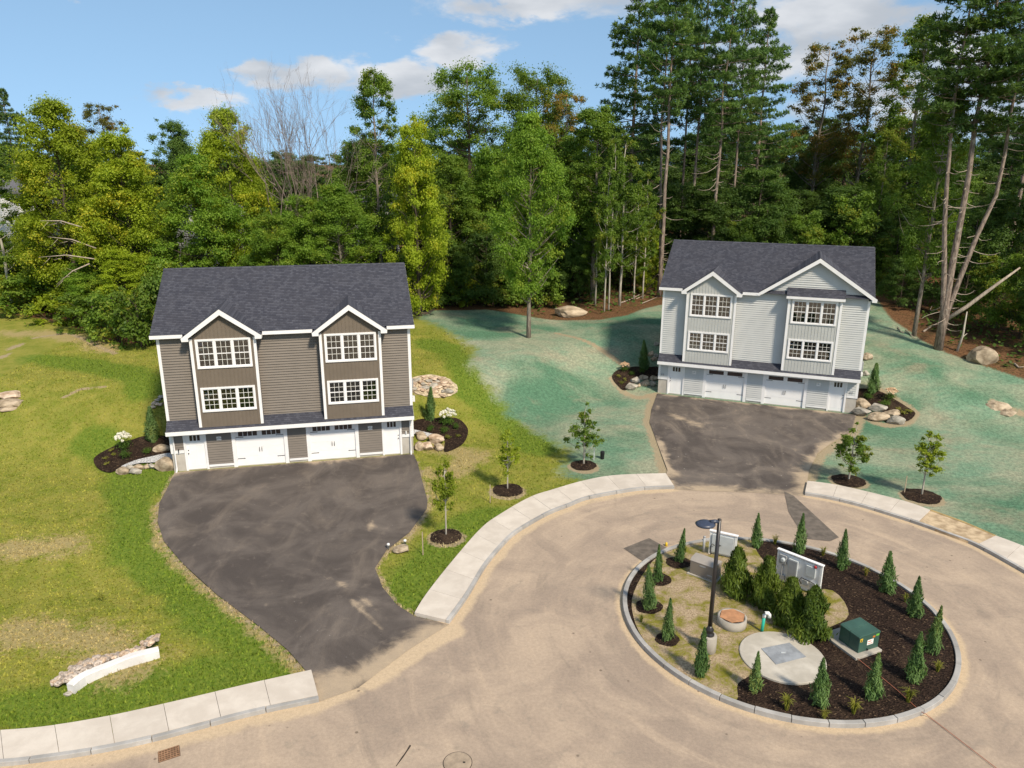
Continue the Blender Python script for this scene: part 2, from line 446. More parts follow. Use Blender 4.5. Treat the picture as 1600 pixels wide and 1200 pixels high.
simple('pale_grey_metal', (0.45, 0.48, 0.49), 0.45, 0.08, 3, spec=0.5)
simple('brass', (0.35, 0.27, 0.12), 0.35, 0.1, metal=0.8)
simple('lamp_paint', (0.020, 0.017, 0.017), 0.35, 0.2, 5, spec=0.5)
simple('lamp_head_paint', (0.035, 0.045, 0.075), 0.4, 0.2, 5, spec=0.5)
simple('lamp_lens', (0.55, 0.55, 0.5), 0.3, 0.05)
simple('transformer_green', (0.040, 0.092, 0.072), 0.45, 0.12, 2.0, spec=0.4)
simple('generator_beige', (0.21, 0.18, 0.15), 0.55, 0.05, 2)
simple('generator_lid', (0.30, 0.27, 0.24), 0.55, 0.05, 2)
simple('plywood_orange', (0.40, 0.20, 0.10), 0.8, 0.2, 3)
simple('pvc_green', (0.02, 0.36, 0.26), 0.4, 0.08)
simple('pvc_white', (0.72, 0.72, 0.70), 0.45, 0.08)
simple('hatch_steel', (0.25, 0.265, 0.285), 0.5, 0.2, 3, bmp=0.2)
simple('orange_cable', (0.36, 0.13, 0.075), 0.6, 0.1)
simple('black_cable', (0.02, 0.02, 0.025), 0.5, 0.1)
simple('red_lamp', (0.35, 0.02, 0.025), 0.35, 0.1)
simple('label_yellow', (0.60, 0.38, 0.02), 0.5, 0.3, 40, c2=(0.7, 0.5, .05))
simple('label_green', (0.16, 0.42, 0.06), 0.5, 0.1)
simple('label_red', (0.55, 0.08, 0.06), 0.5, 0.1)
simple('label_orange', (0.45, 0.17, 0.03), 0.5, 0.2)
simple('rust', (0.24, 0.135, 0.075), 0.9, 0.3, 12, bmp=0.3)
simple('manhole_iron', (0.30, 0.235, 0.17), 0.9, 0.2, 4, bmp=0.3)
simple('iron_dark', (0.035, 0.028, 0.022), 0.9, 0.2, 4)
simple('stone_tan', (0.26, 0.195, 0.125), 0.9, 0.3, 2.2, bmp=0.7, bscale=9, c2=(0.37, 0.30, 0.215), rand=0.14)
simple('stone_grey', (0.27, 0.245, 0.20), 0.9, 0.25, 2.2, bmp=0.7, bscale=9, c2=(0.36, 0.33, 0.28), rand=0.15)
simple('stone_pink', (0.36, 0.23, 0.14), 0.9, 0.25, 2.0, bmp=0.7, bscale=9, c2=(0.50, 0.40, 0.30), rand=0.18)
simple('riprap_stone', (0.27, 0.205, 0.16), 0.9, 0.3, 2.0, bmp=0.6, bscale=9, c2=(0.40, 0.345, 0.29), rand=0.28)
simple('crushed_gravel', (0.27, 0.27, 0.275), 0.95, 0.45, 16, bmp=0.9, bscale=18, c2=(0.42, 0.42, 0.42))
simple('sandy_soil', (0.36, 0.26, 0.155), 0.95, 0.2, 3, bmp=0.5, bscale=20, c2=(0.44, 0.34, 0.22))
simple('straw_soil', (0.36, 0.29, 0.19), 0.95, 0.35, 5, bmp=0.6, bscale=20, c2=(0.46, 0.38, 0.26))
simple('timber', (0.42, 0.30, 0.13), 0.85, 0.2, 3)
simple('stake_wood', (0.34, 0.27, 0.19), 0.9, 0.2, 5)
simple('far_white', (0.66, 0.65, 0.67), 0.7, 0.06, 1)
simple('far_roof', (0.10, 0.10, 0.11), 0.9, 0.2, 2)
simple('petal_white', (0.75, 0.73, 0.62), 0.7, 0.1, 10)
simple('petal_peach', (0.62, 0.38, 0.20), 0.7, 0.3, 6, c2=(0.75, 0.55, 0.36))
simple('valve_yellow', (0.62, 0.42, 0.02), 0.5, 0.1)
bark_material('bark_pine', (0.12, 0.092, 0.076), (0.32, 0.25, 0.205), (0.34, 0.31, 0.26))
bark_material('bark_grey', (0.12, 0.10, 0.08), (0.30, 0.26, 0.21), (0.35, 0.33, 0.27))
bark_material('bark_pale', (0.30, 0.27, 0.22), (0.48, 0.44, 0.37))
bark_material('bark_dark', (0.045, 0.036, 0.028), (0.12, 0.095, 0.075))
bark_material('bark_twig', (0.16, 0.12, 0.10), (0.30, 0.24, 0.20))
bark_material('dead_wood', (0.26, 0.21, 0.165), (0.44, 0.37, 0.30))
leaf_material('leaf_yellowgreen', (0.17, 0.235, 0.012), (0.36, 0.44, 0.030), (0.50, 0.46, 0.035), 0.30, trans=0.45)
leaf_material('leaf_fresh', (0.11, 0.22, 0.022), (0.25, 0.37, 0.040), (0.32, 0.38, 0.04), 0.25, trans=0.45)
leaf_material('leaf_mid', (0.080, 0.155, 0.020), (0.19, 0.275, 0.034), (0.28, 0.28, 0.03), 0.25, trans=0.45)
leaf_material('leaf_dark', (0.044, 0.095, 0.018), (0.120, 0.190, 0.034), trans=0.4)
leaf_material('leaf_rust', (0.10, 0.13, 0.028), (0.20, 0.18, 0.035), (0.38, 0.22, 0.05), 0.45, trans=0.45)
leaf_material('needle_pine', (0.048, 0.108, 0.030), (0.145, 0.230, 0.055), (0.19, 0.25, 0.03), 0.15, trans=0.38)
leaf_material('needle_arborvitae', (0.050, 0.115, 0.026), (0.150, 0.235, 0.070), (0.20, 0.24, 0.06), 0.1, trans=0.25, rand=0.12)
leaf_material('needle_yew', (0.040, 0.078, 0.009), (0.135, 0.185, 0.020), (0.20, 0.23, 0.025), 0.1, trans=0.25, rand=0.06)
leaf_material('leaf_tuft', (0.14, 0.17, 0.02), (0.30, 0.28, 0.05), (0.34, 0.24, 0.08), 0.2, rand=0.15)
leaf_material('leaf_sapling', (0.14, 0.20, 0.012), (0.30, 0.36, 0.028), rand=0.12, trans=0.45)
leaf_material('leaf_boxwood', (0.0336, 0.0840, 0.0096), (0.1020, 0.1740, 0.0216))


# ------------------------------------------------------------------ mesh helpers
class MB:
    def __init__(s): s.v = []; s.f = []
    def quad(s, a, b, c, d):
        n = len(s.v); s.v += [tuple(a), tuple(b), tuple(c), tuple(d)]; s.f.append((n, n + 1, n + 2, n + 3))
    def poly(s, pts):
        n = len(s.v); s.v += [tuple(p) for p in pts]; s.f.append(tuple(range(n, n + len(pts))))
    def box(s, x0, x1, y0, y1, z0, z1):
        n = len(s.v)
        s.v += [(x0, y0, z0), (x1, y0, z0), (x1, y1, z0), (x0, y1, z0), (x0, y0, z1), (x1, y0, z1), (x1, y1, z1), (x0, y1, z1)]
        s.f += [tuple(n + i for i in q) for q in ((0, 3, 2, 1), (4, 5, 6, 7), (0, 1, 5, 4), (1, 2, 6, 5), (2, 3, 7, 6), (3, 0, 4, 7))]
        return s
    def prism(s, pts, off):
        """closed outline (list of 3d points) extruded by a vector"""
        n = len(s.v); k = len(pts); o = Vector(off)
        s.v += [tuple(p) for p in pts] + [tuple(Vector(p) + o) for p in pts]
        s.f.append(tuple(range(n + k - 1, n - 1, -1))); s.f.append(tuple(range(n + k, n + 2 * k)))
        for i in range(k):
            j = (i + 1) % k; s.f.append((n + i, n + j, n + k + j, n + k + i))
        return s
    def tube(s, pts, radii, sides=6, cap=True):
        pts = [Vector(p) for p in pts]
        if not hasattr(radii, '__len__'): radii = [radii] * len(pts)
        n = len(s.v)
        for i, p in enumerate(pts):
            d = (pts[min(i + 1, len(pts) - 1)] - pts[max(i - 1, 0)])
            if d.length < 1e-6: d = Vector((0, 0, 1))
            d.normalize()
            up = Vector((0, 0, 1)) if abs(d.z) < 0.9 else Vector((1, 0, 0))
            a = d.cross(up).normalized(); b = d.cross(a)
            for k in range(sides):
                an = 2 * math.pi * k / sides
                s.v.append(tuple(p + (a * math.cos(an) + b * math.sin(an)) * radii[i]))
        for i in range(len(pts) - 1):
            for k in range(sides):
                k2 = (k + 1) % sides
                s.f.append((n + i * sides + k, n + i * sides + k2, n + (i + 1) * sides + k2, n + (i + 1) * sides + k))
        if cap:
            s.f.append(tuple(n + k for k in range(sides))[::-1]); m = n + (len(pts) - 1) * sides
            s.f.append(tuple(m + k for k in range(sides)))
        return s
    def lathe(s, prof, sides=24, c=(0, 0, 0)):
        n = len(s.v)
        for r, z in prof:
            for k in range(sides):
                an = 2 * math.pi * k / sides
                s.v.append((c[0] + r * math.cos(an), c[1] + r * math.sin(an), c[2] + z))
        for i in range(len(prof) - 1):
            for k in range(sides):
                k2 = (k + 1) % sides
                s.f.append((n + i * sides + k, n + i * sides + k2, n + (i + 1) * sides + k2, n + (i + 1) * sides + k))
        s.f.append(tuple(n + k for k in range(sides))[::-1]); m = n + (len(prof) - 1) * sides
        s.f.append(tuple(m + k for k in range(sides)))
        return s
    def mesh(s, name, mat, smooth=False):
        me = bpy.data.meshes.new(name); me.from_pydata(s.v, [], s.f)
        if mat: me.materials.append(MATS[mat])
        if smooth: me.polygons.foreach_set('use_smooth', [True] * len(me.polygons))
        me.update(); return me
    def build(s, name, mat, parent=None, smooth=False, kind=None, bevel=0.0):
        o = link(name, s.mesh(name, mat, smooth), parent)
        if bevel:
            b = o.modifiers.new('bevel', 'BEVEL'); b.width = bevel; b.segments = 2; b.limit_method = 'ANGLE'
        if kind: o['kind'] = kind
        return o


class Pieces:
    """like MB, but every shape becomes an object of its own"""
    def __init__(s, name, mat, parent): s.a = (name, mat, parent)
    def _b(s, fn, *args):
        m = MB(); getattr(m, fn)(*args); return m.build(*s.a)
    def box(s, *a): return s._b('box', *a)
    def prism(s, *a): return s._b('prism', *a)
    def quad(s, *a): return s._b('quad', *a)


def link(name, data, parent=None, loc=None, rz=0.0, scale=None):
    o = bpy.data.objects.new(name, data); COL.objects.link(o)
    if parent is not None: o.parent = parent
    if loc is not None: o.location = loc
    if rz: o.rotation_euler = (0, 0, rz)
    if scale is not None: o.scale = scale if hasattr(scale, '__len__') else (scale,) * 3
    return o


def tag(o, label, cat, group=None):
    o['label'] = label; o['category'] = cat
    if group: o['group'] = group
    return o


def thing(name, label, cat, loc=(0, 0, 0), rz=0.0, group=None, scale=None):
    return tag(link(name, None, None, loc, rz, scale), label, cat, group)


def struct(o):
    o['kind'] = 'structure'; return o


def mesh_np(name, verts, faces_flat, nper, mat, smooth=False):
    """fast mesh from numpy arrays; every face has nper corners"""
    me = bpy.data.meshes.new(name)
    nf = len(faces_flat) // nper
    me.vertices.add(len(verts)); me.vertices.foreach_set('co', np.asarray(verts, np.float32).ravel())
    me.loops.add(len(faces_flat)); me.loops.foreach_set('vertex_index', np.asarray(faces_flat, np.int32))
    me.polygons.add(nf); me.polygons.foreach_set('loop_start', np.arange(nf, dtype=np.int32) * nper)
    me.polygons.foreach_set('loop_total', np.full(nf, nper, np.int32))
    if smooth: me.polygons.foreach_set('use_smooth', np.ones(nf, bool))
    if mat: me.materials.append(MATS[mat])
    me.update(calc_edges=True); return me


def set_attr(me, name, vals):
    a = me.attributes.new(name, 'FLOAT', 'POINT'); a.data.foreach_set('value', np.asarray(vals, np.float32))


def in_poly(x, y, poly):
    inside = np.zeros(x.shape, bool); n = len(poly); j = n - 1
    for i in range(n):
        xi, yi = poly[i]; xj, yj = poly[j]
        c = ((yi > y) != (yj > y)) & (x < (xj - xi) * (y - yi) / (yj - yi + 1e-12) + xi)
        inside ^= c; j = i
    return inside


def line_dist(x, y, pts):
    d = np.full(x.shape, 1e9)
    for (ax, ay), (bx, by) in zip(pts[:-1], pts[1:]):
        vx, vy = bx - ax, by - ay; L = vx * vx + vy * vy + 1e-12
        t = np.clip(((x - ax) * vx + (y - ay) * vy) / L, 0, 1)
        d = np.minimum(d, np.hypot(x - ax - t * vx, y - ay - t * vy))
    return d


def signed(x, y, poly):
    d = line_dist(x, y, list(poly) + [poly[0]])
    return np.where(in_poly(x, y, poly), d, -d)


def W2(pts): return [(p.x, p.y) for p in (P(*q) for q in pts)]


def smooth_line(pts, n=6, closed=False):
    """Catmull-Rom through 2d/3d points"""
    pts = [np.array(p, float) for p in pts]; out = []; m = len(pts)
    rngi = range(m) if closed else range(m - 1)
    for i in rngi:
        p0 = pts[(i - 1) % m] if closed or i > 0 else pts[0]
        p1 = pts[i]; p2 = pts[(i + 1) % m]
        p3 = pts[(i + 2) % m] if closed or i + 2 < m else pts[-1]
        for k in range(n):
            t = k / n
            out.append(tuple(0.5 * (2 * p1 + (p2 - p0) * t + (2 * p0 - 5 * p1 + 4 * p2 - p3) * t * t + (3 * p1 - p0 - 3 * p2 + p3) * t ** 3)))
    if not closed: out.append(tuple(pts[-1]))
    return out


def drape(name, outline, dz, mat, step=0.5, parent=None, attrs=None, zfun=None, edge=0.0, crown=0.0):
    """flat sheet following the terrain inside a 2d outline; edge: a skirt goes down that far; crown: domes up inside"""
    ol = [Vector(p) for p in outline]
    xs = [p.x for p in ol]; ys = [p.y for p in ol]
    gx, gy = np.meshgrid(np.arange(min(xs), max(xs), step), np.arange(min(ys), max(ys), step))
    gx = gx.ravel() + step * .13; gy = gy.ravel() + step * .17
    poly = [(p.x, p.y) for p in ol]
    sd = signed(gx, gy, poly); k = sd > step * 0.35
    pts = ol + [Vector((a, b)) for a, b in zip(gx[k], gy[k])]
    n = len(ol)
    r = delaunay_2d_cdt(pts, [(i, (i + 1) % n) for i in range(n)], [], 1, 1e-5)
    v2, faces = r[0], r[2]
    x = np.array([p[0] for p in v2]); y = np.array([p[1] for p in v2])
    z = (zfun(x, y) if zfun else terrain(x, y)) + dz
    s2 = signed(x, y, poly)
    if crown: z = z + crown * sstep(0, 0.6, s2)
    mb = MB(); mb.v = [tuple(q) for q in zip(x, y, z)]; mb.f = [tuple(f) for f in faces]
    # keep faces up
    for i, f in enumerate(mb.f):
        a, b, c = (Vector(mb.v[j]) for j in f[:3])
        if (b - a).cross(c - a).z < 0: mb.f[i] = f[::-1]
    if edge:
        nv = len(mb.v)
        for i in range(n):
            a = ol[i]; zz = float((zfun(np.array(a.x), np.array(a.y)) if zfun else terrain(a.x, a.y))) + dz
            mb.v += [(a.x, a.y, zz), (a.x, a.y, zz - edge)]
        for i in range(n):
            j = (i + 1) % n; mb.f.append((nv + 2 * i, nv + 2 * i + 1, nv + 2 * j + 1, nv + 2 * j))
    me = mb.mesh(name, mat, True)
    if attrs:
        vx = np.array([v[0] for v in mb.v]); vy = np.array([v[1] for v in mb.v])
        for an, fn in attrs.items(): set_attr(me, an, fn(vx, vy))
    return link(name, me, parent)


# ------------------------------------------------------------------ outlines in the world
ISL = (10.18, 24.80); ISL_R = 5.92
SW_MID_OUT = W2([(648, 962), (666, 933), (705, 883), (752, 829), (785, 805), (829, 780), (862, 769), (910, 755), (960, 746), (1040, 743)])
SW_MID_IN = W2([(702, 975), (732, 933), (760, 886), (791, 849), (812, 831), (857, 805), (890, 792), (922, 780), (997, 767), (1054, 764)])
SW_R_OUT = W2([(1261, 755), (1300, 760), (1351, 771), (1417, 788), (1453, 801), (1505, 820), (1555, 841), (1600, 858), (1680, 892), (1760, 930)])
SW_R_IN = W2([(1257, 774), (1298, 781), (1347, 793), (1393, 807), (1433, 820), (1480, 837), (1526, 855), (1600, 896), (1680, 945), (1760, 1000)])
SW_L_OUT = W2([(-330, 1160), (-160, 1156), (0, 1147), (78, 1140), (162, 1126), (241, 1109), (322, 1090), (397, 1072), (487, 1052)])
SW_L_IN = W2([(-330, 1212), (-160, 1208), (0, 1198), (59, 1192), (152, 1178), (238, 1160), (325, 1137), (403, 1117), (499, 1097)])
BDRIVE = W2([(273, 738), (262, 762), (249, 786), (246, 815), (256, 846), (285, 880), (340, 930), (400, 975), (450, 1016), (476, 1046), (488, 1054), (499, 1097)]) \
    + W2([(560, 1075), (640, 1015), (702, 976), (648, 963), (620, 945), (598, 918), (586, 888), (604, 860), (640, 832), (667, 795), (668, 782), (660, 752), (652, 722), (646, 709)])
WDRIVE = W2([(1027, 615), (1018, 640), (1015, 660), (1030, 700), (1043, 735), (1040, 743), (1054, 765), (1110, 768), (1180, 770), (1257, 775), (1261, 756), (1264, 735), (1278, 708), (1300, 692), (1331, 674), (1338, 648)])
ROADPOLY = W2([(-330, 1195)] + [(-160, 1190), (0, 1175), (240, 1135), (400, 1095), (495, 1075), (600, 1010), (675, 968), (750, 855), (800, 818), (900, 770), (1000, 756), (1050, 752), (1150, 765), (1260, 765),
               (1350, 781), (1440, 810), (1600, 876), (1760, 965)]) + [(32, 12), (32, 2), (-24, 2)]
FOREST_EDGE = W2([(-400, 470), (-150, 476), (0, 486), (60, 497), (130, 515), (190, 540), (250, 530), (420, 500), (640, 488), (700, 484), (760, 483), (860, 499), (940, 499), (980, 492), (1030, 476), (1200, 462), (1372, 470), (1395, 500), (1440, 531), (1480, 551), (1540, 572), (1600, 592), (1800, 660)])
FORESTPOLY = FOREST_EDGE + [(4000, 30), (4000, 4000), (-4000, 4000), (-4000, 60)]
HYDROPOLY = W2([(640, 486), (660, 498), (700, 516), (742, 546), (733, 570), (760, 602), (790, 640), (822, 667), (862, 690), (890, 706), (872, 738), (908, 753)]) + W2([(1040, 755), (1150, 770), (1260, 766), (1450, 812), (1600, 880), (1800, 980)]) + [(60, 40), (80, 120), (-10, 120)]
LUSH = [W2(l) for l in ([(205, 745), (205, 800), (225, 850), (300, 925), (380, 990), (440, 1045)], [(-150, 1130), (0, 1120), (150, 1095), (300, 1062), (440, 1030)], [(680, 535), (720, 560), (740, 610), (800, 670), (850, 700)], [(60, 560), (180, 575), (240, 610)], [(150, 690), (260, 760)], [(640, 930), (700, 850), (760, 810)])]
DRYL = [W2(l) for l in ([(243, 790), (246, 850), (300, 905), (400, 985), (470, 1048)], [(668, 730), (676, 780), (640, 840), (600, 862), (583, 890), (600, 930)], [(-50, 1000), (60, 985), (150, 1000), (200, 1040)], [(0, 860), (100, 850)], [(20, 520), (110, 525), (170, 545)], [(690, 700), (740, 712), (700, 740)])]


# ------------------------------------------------------------------ ground sheet
def build_ground():
    def axis(lo, hi, step, far):
        a = list(np.arange(lo, hi + 1e-6, step)); s = step; l, h = [], []
        x = hi
        while x < far: s *= 1.35; x += s; h.append(x)
        s = step; x = lo
        while x > -far: s *= 1.35; x -= s; l.append(x)
        return np.array(l[::-1] + a + h)
    xs = axis(-36, 50, 0.36, 3000); ys = axis(10, 82, 0.36, 3000)
    X, Y = np.meshgrid(xs, ys); nx, ny = len(xs), len(ys)
    x, y = X.ravel(), Y.ravel()
    z = terrain(x, y) - 0.035
    idx = np.arange(nx * ny).reshape(ny, nx)
    f = np.stack([idx[:-1, :-1], idx[:-1, 1:], idx[1:, 1:], idx[1:, :-1]], -1).reshape(-1)
    me = mesh_np('ground', np.stack([x, y, z], 1), f, 4, 'lawn_and_hydroseed', True)
    for k, v in zones(x, y).items(): set_attr(me, k, v)
    struct(link('ground', me))


def zones(x, y):
    hyd = np.clip(0.5 + signed(x, y, HYDROPOLY) / 4.0, 0, 1)
    forest = np.clip(0.5 + signed(x, y, FORESTPOLY) / 1.6, 0, 1)
    lush = np.zeros_like(x)
    for l in LUSH: lush = np.maximum(lush, 1 - np.clip(line_dist(x, y, l) / 2.0, 0, 1))
    dry = np.zeros_like(x)
    for i, l in enumerate(DRYL): dry = np.maximum(dry, 1 - np.clip(line_dist(x, y, l) / (0.45 if i < 2 else 1.9), 0, 1))
    bare = np.zeros_like(x)
    for l, w in BARE_LINES: bare = np.maximum(bare, 1 - np.clip(line_dist(x, y, l) / w, 0, 1))
    for cx, cy, r in BARE_RINGS: bare = np.maximum(bare, 1 - np.clip((np.hypot(x - cx, y - cy) - r) / .38, 0, 1))
    return {'hydro': hyd, 'forest': forest, 'lush': lush, 'dry': dry, 'bare': bare}


BARE_LINES = [(W2(l), w) for l, w in (([(270, 742), (262, 762), (249, 786), (246, 815), (256, 846), (285, 880), (340, 930), (400, 975), (450, 1016), (480, 1050)], .34),
    ([(648, 963), (620, 945), (598, 918), (586, 888), (604, 860), (640, 832), (667, 795), (668, 782), (652, 722)], .34), ([(1025, 615), (1016, 640), (1013, 660), (1028, 700), (1042, 742)], .8),
    ([(1262, 756), (1266, 735), (1280, 708), (1302, 692), (1333, 674), (1342, 650)], 1.0), ([(957, 590), (975, 612), (1000, 622), (1025, 615)], .7), ([(1338, 648), (1380, 664), (1415, 662), (1430, 645), (1400, 625), (1372, 610)], .8), ([(1552, 628), (1580, 640), (1620, 652)], .7),
    ([(648, 600), (690, 592), (706, 604), (690, 615), (650, 612)], .6), ([(870, 520), (960, 560), (1010, 590)], .6), ([(100, 620), (130, 606), (165, 604)], .35), ([(0, 560), (40, 530), (110, 520), (180, 552)], .5))]
BARE_RINGS = [(*W2([p])[0], r) for p, r in (((697, 840), .72), ((793, 768), .80), ((912, 729), .74), ((1326, 752), .86), ((1440, 777), .92))]
build_ground()


def cdist(x, y): return np.hypot(x - ISL[0], y - ISL[1])


def road_sand(x, y):
    d = cdist(x, y)
    s = 0.85 * (1 - np.clip((d - ISL_R) / 0.55, 0, 1))
    for l, w in ((SW_MID_IN, 0.75), (SW_R_IN, 0.6), (SW_L_IN, 1.0)):
        s = np.maximum(s, 0.9 * (1 - np.clip(line_dist(x, y, l) / w, 0, 1)))
    mouth = W2([(505, 1090), (580, 1062), (650, 1015), (705, 985)])
    s = np.maximum(s, 1.0 * (1 - np.clip(line_dist(x, y, mouth) / 0.9, 0, 1)))
    s = np.maximum(s, 0.36 * (1 - np.clip((y - 16.0) / 6, 0, 1)))
    return s


def build_road():
    st = 0.25
    xs = np.arange(-30, 45, st); ys = np.arange(2, 40, st)
    X, Y = np.meshgrid(xs, ys); inside = in_poly(X, Y, ROADPOLY)
    idx = np.arange(X.size).reshape(X.shape)
    c = inside[:-1, :-1] & inside[:-1, 1:] & inside[1:, 1:] & inside[1:, :-1]
    f = np.stack([idx[:-1, :-1], idx[:-1, 1:], idx[1:, 1:], idx[1:, :-1]], -1)[c]
    used = np.unique(f); remap = np.full(X.size, -1); remap[used] = np.arange(len(used))
    x, y = X.ravel()[used], Y.ravel()[used]
    me = mesh_np('road', np.stack([x, y, terrain(x, y) * 0 + 0.0], 1), remap[f].ravel(), 4, 'dusty_asphalt', True)
    set_attr(me, 'sand', road_sand(x, y)); struct(link('road', me))


build_road()


def bd_sand(x, y):
    m1 = W2([(495, 1085), (560, 1060), (640, 1012), (702, 978)])
    s = 1.0 * (1 - np.clip(line_dist(x, y, m1) / 1.5, 0, 1))
    for l, k, w in (([(548, 937), (572, 960), (597, 984)], .62, .3), ([(472, 886), (520, 905), (580, 945), (655, 1012)], .42, .35), ([(580, 800), (577, 830)], .5, .4), ([(420, 945), (450, 955)], .45, .5)):
        s = np.maximum(s, k * (1 - np.clip(line_dist(x, y, W2(l)) / w, 0, 1)))
    m2 = W2([(273, 738), (646, 709)])
    return np.maximum(s, 0.62 * (1 - np.clip(line_dist(x, y, m2) / 1.0, 0, 1)))


def wd_sand(x, y):
    s = np.full(x.shape, 0.12)
    for l, w, k in (([(1020, 635), (1050, 648), (1090, 665)], 0.9, .72), ([(1258, 770), (1268, 735), (1300, 700), (1330, 680)], 1.4, 0.95), ([(1018, 665), (1034, 705), (1046, 745)], 0.7, 0.9),
                    ([(1060, 765), (1150, 768), (1250, 774)], 1.3, 0.8), ([(1027, 616), (1338, 648)], 0.9, 0.6)):
        s = np.maximum(s, k * (1 - np.clip(line_dist(x, y, W2(l)) / w, 0, 1)))
    return s


struct(drape('driveway', smooth_line(BDRIVE, 1), 0.010, 'driveway_asphalt', 0.22, attrs={'sand': bd_sand}))
struct(drape('driveway', smooth_line(WDRIVE, 1), 0.010, 'driveway_asphalt_dusty', 0.5, attrs={'sand': wd_sand}))
for poly in ([(1225, 768), (1240, 775), (1311, 840), (1297, 846), (1258, 842), (1232, 800)], [(1014, 841), (1043, 857), (1008, 880), (974, 857)]):
    struct(drape('asphalt_patch', W2(poly), 0.014, 'patch_asphalt', 0.6))
struct(drape('dirt_gap', W2([(1453, 801), (1505, 820), (1555, 841), (1526, 854), (1480, 837), (1434, 820)]), 0.10, 'sandy_soil', 0.4, edge=0.1))


# ------------------------------------------------------------------ sidewalks (slabs) and granite kerbs (stones)
def resample(pts, n):
    pts = [np.array(p, float) for p in pts]
    L = np.r_[0, np.cumsum([np.linalg.norm(b - a) for a, b in zip(pts[:-1], pts[1:])])]
    t = np.linspace(0, L[-1], n)
    return [np.array([np.interp(v, L, [p[k] for p in pts]) for k in range(len(pts[0]))]) for v in t]


def length(pts): return sum(np.linalg.norm(np.array(b) - np.array(a)) for a, b in zip(pts[:-1], pts[1:]))


def sidewalk(label, out, inn, i0=0, i1=None, skip=None, slab_len=1.5):
    root = thing('sidewalk', label, 'sidewalk'); root['kind'] = 'structure'
    del root['category']
    o = smooth_line(out, 6); i = smooth_line(inn, 6)
    n = max(2, int(round(length(i) / slab_len))) + 1
    fine = 4; o = resample(o, (n - 1) * fine + 1); i = resample(i, (n - 1) * fine + 1)
    kw = 0.16
    for k in range(n - 1):
        if skip and skip[0] <= k / (n - 1) <= skip[1]: continue
        mb = MB(); top = []; pts = []
        for j in range(fine + 1):
            a, b = o[k * fine + j], i[k * fine + j]
            if j == 0: t = 0.006
            d = (b - a) / np.linalg.norm(b - a)
            pts.append((a, b - d * kw))
        # open the joint a little
        for e, s in ((0, 1), (fine, -1)):
            q = pts[e]; w = pts[e + s]
            pts[e] = tuple(p + (r - p) / np.linalg.norm(r - p) * 0.006 for p, r in zip(q, w))
        ring = [p[0] for p in pts] + [p[1] for p in pts[::-1]]
        c = np.mean(ring, 0); tilt = random.uniform(-.004, .004)
        z = [tz(p[0], p[1]) * 0 + 0.145 + tilt * (p[0] - c[0]) for p in ring]
        mb.prism([(p[0], p[1], zz - 0.16) for p, zz in zip(ring, z)], (0, 0, 0.16))
        mb.build('slab', 'sidewalk_concrete', root)
    return root


def kerb(label, line, stone_len=1.6, w=0.15, h=0.15, closed=False, inward=1, n=None):
    root = thing('granite_kerb', label, 'kerb'); root['kind'] = 'structure'; del root['category']
    sm = smooth_line(line, 6, closed)
    if closed: sm.append(sm[0])
    n = n or max(2, int(round(length(sm) / stone_len)))
    fine = 4; pts = resample(sm, n * fine + 1)
    for k in range(n):
        seg = pts[k * fine:(k + 1) * fine + 1]; ou, nn = [], []
        for j, p in enumerate(seg):
            a = pts[max(k * fine + j - 1, 0)]; b = pts[min(k * fine + j + 1, len(pts) - 1)]
            d = (b - a) / np.linalg.norm(b - a); nm = np.array((-d[1], d[0])) * inward
            e = (0.010 if j == 0 else (-0.010 if j == fine else 0))
            ou.append(p + d * e); nn.append(p + nm * w + d * e)
        dz = random.uniform(-.008, .008)
        mb = MB(); mb.prism([(q[0], q[1], -0.05) for q in ou + nn[::-1]], (0, 0, h + 0.05 + dz))
        mb.build('kerb_stone', 'granite', root, bevel=0.012)
    return root


sidewalk('pale concrete sidewalk curving between the two driveways', SW_MID_OUT, SW_MID_IN)
sidewalk('pale concrete sidewalk right of the grey driveway, ending at a bare dirt gap', SW_R_OUT[:5], SW_R_IN[:5])
sidewalk('pale concrete sidewalk cut by the right edge beyond the dirt gap', SW_R_OUT[6:], SW_R_IN[6:])
sidewalk('pale concrete sidewalk along the lower left lawn by the drain', SW_L_OUT, SW_L_IN)
kerb('granite kerb along the curved middle sidewalk', SW_MID_IN, inward=1)
kerb('granite kerb along the right sidewalk and dirt gap', SW_R_IN, inward=1)
kerb('granite kerb along the lower left sidewalk', SW_L_IN, inward=1)
ring = [(ISL[0] + ISL_R * math.cos(a), ISL[1] + ISL_R * math.sin(a)) for a in np.linspace(0, 2 * math.pi, 24, endpoint=False)]
kerb('round ring of granite kerb stones around the planted island', ring, w=0.17, h=0.17, closed=True, inward=1, n=34)
# form board along the dirt gap
mb = MB(); a, b_ = P(1453, 800), P(1556, 841)
mid_ = P(1505, 819)
mb.tube([(a.x, a.y, 0.1), (mid_.x, mid_.y, 0.11), (b_.x, b_.y, 0.1)], 0.05, 4); tag(mb.build('form_board', 'timber'), 'long yellow timber form board edging the dirt gap in the sidewalk', 'board')

# ------------------------------------------------------------------ the island bed
MULCH_ISL = [(ISL[0] + (ISL_R - .16) * math.cos(a), ISL[1] + (ISL_R - .16) * math.sin(a)) for a in np.linspace(0, 2 * math.pi, 72, endpoint=False)]


def isl_z(x, y): return 0.10 + 0.10 * sstep(0, 2.0, ISL_R - np.hypot(np.asarray(x) - ISL[0], np.asarray(y) - ISL[1]))


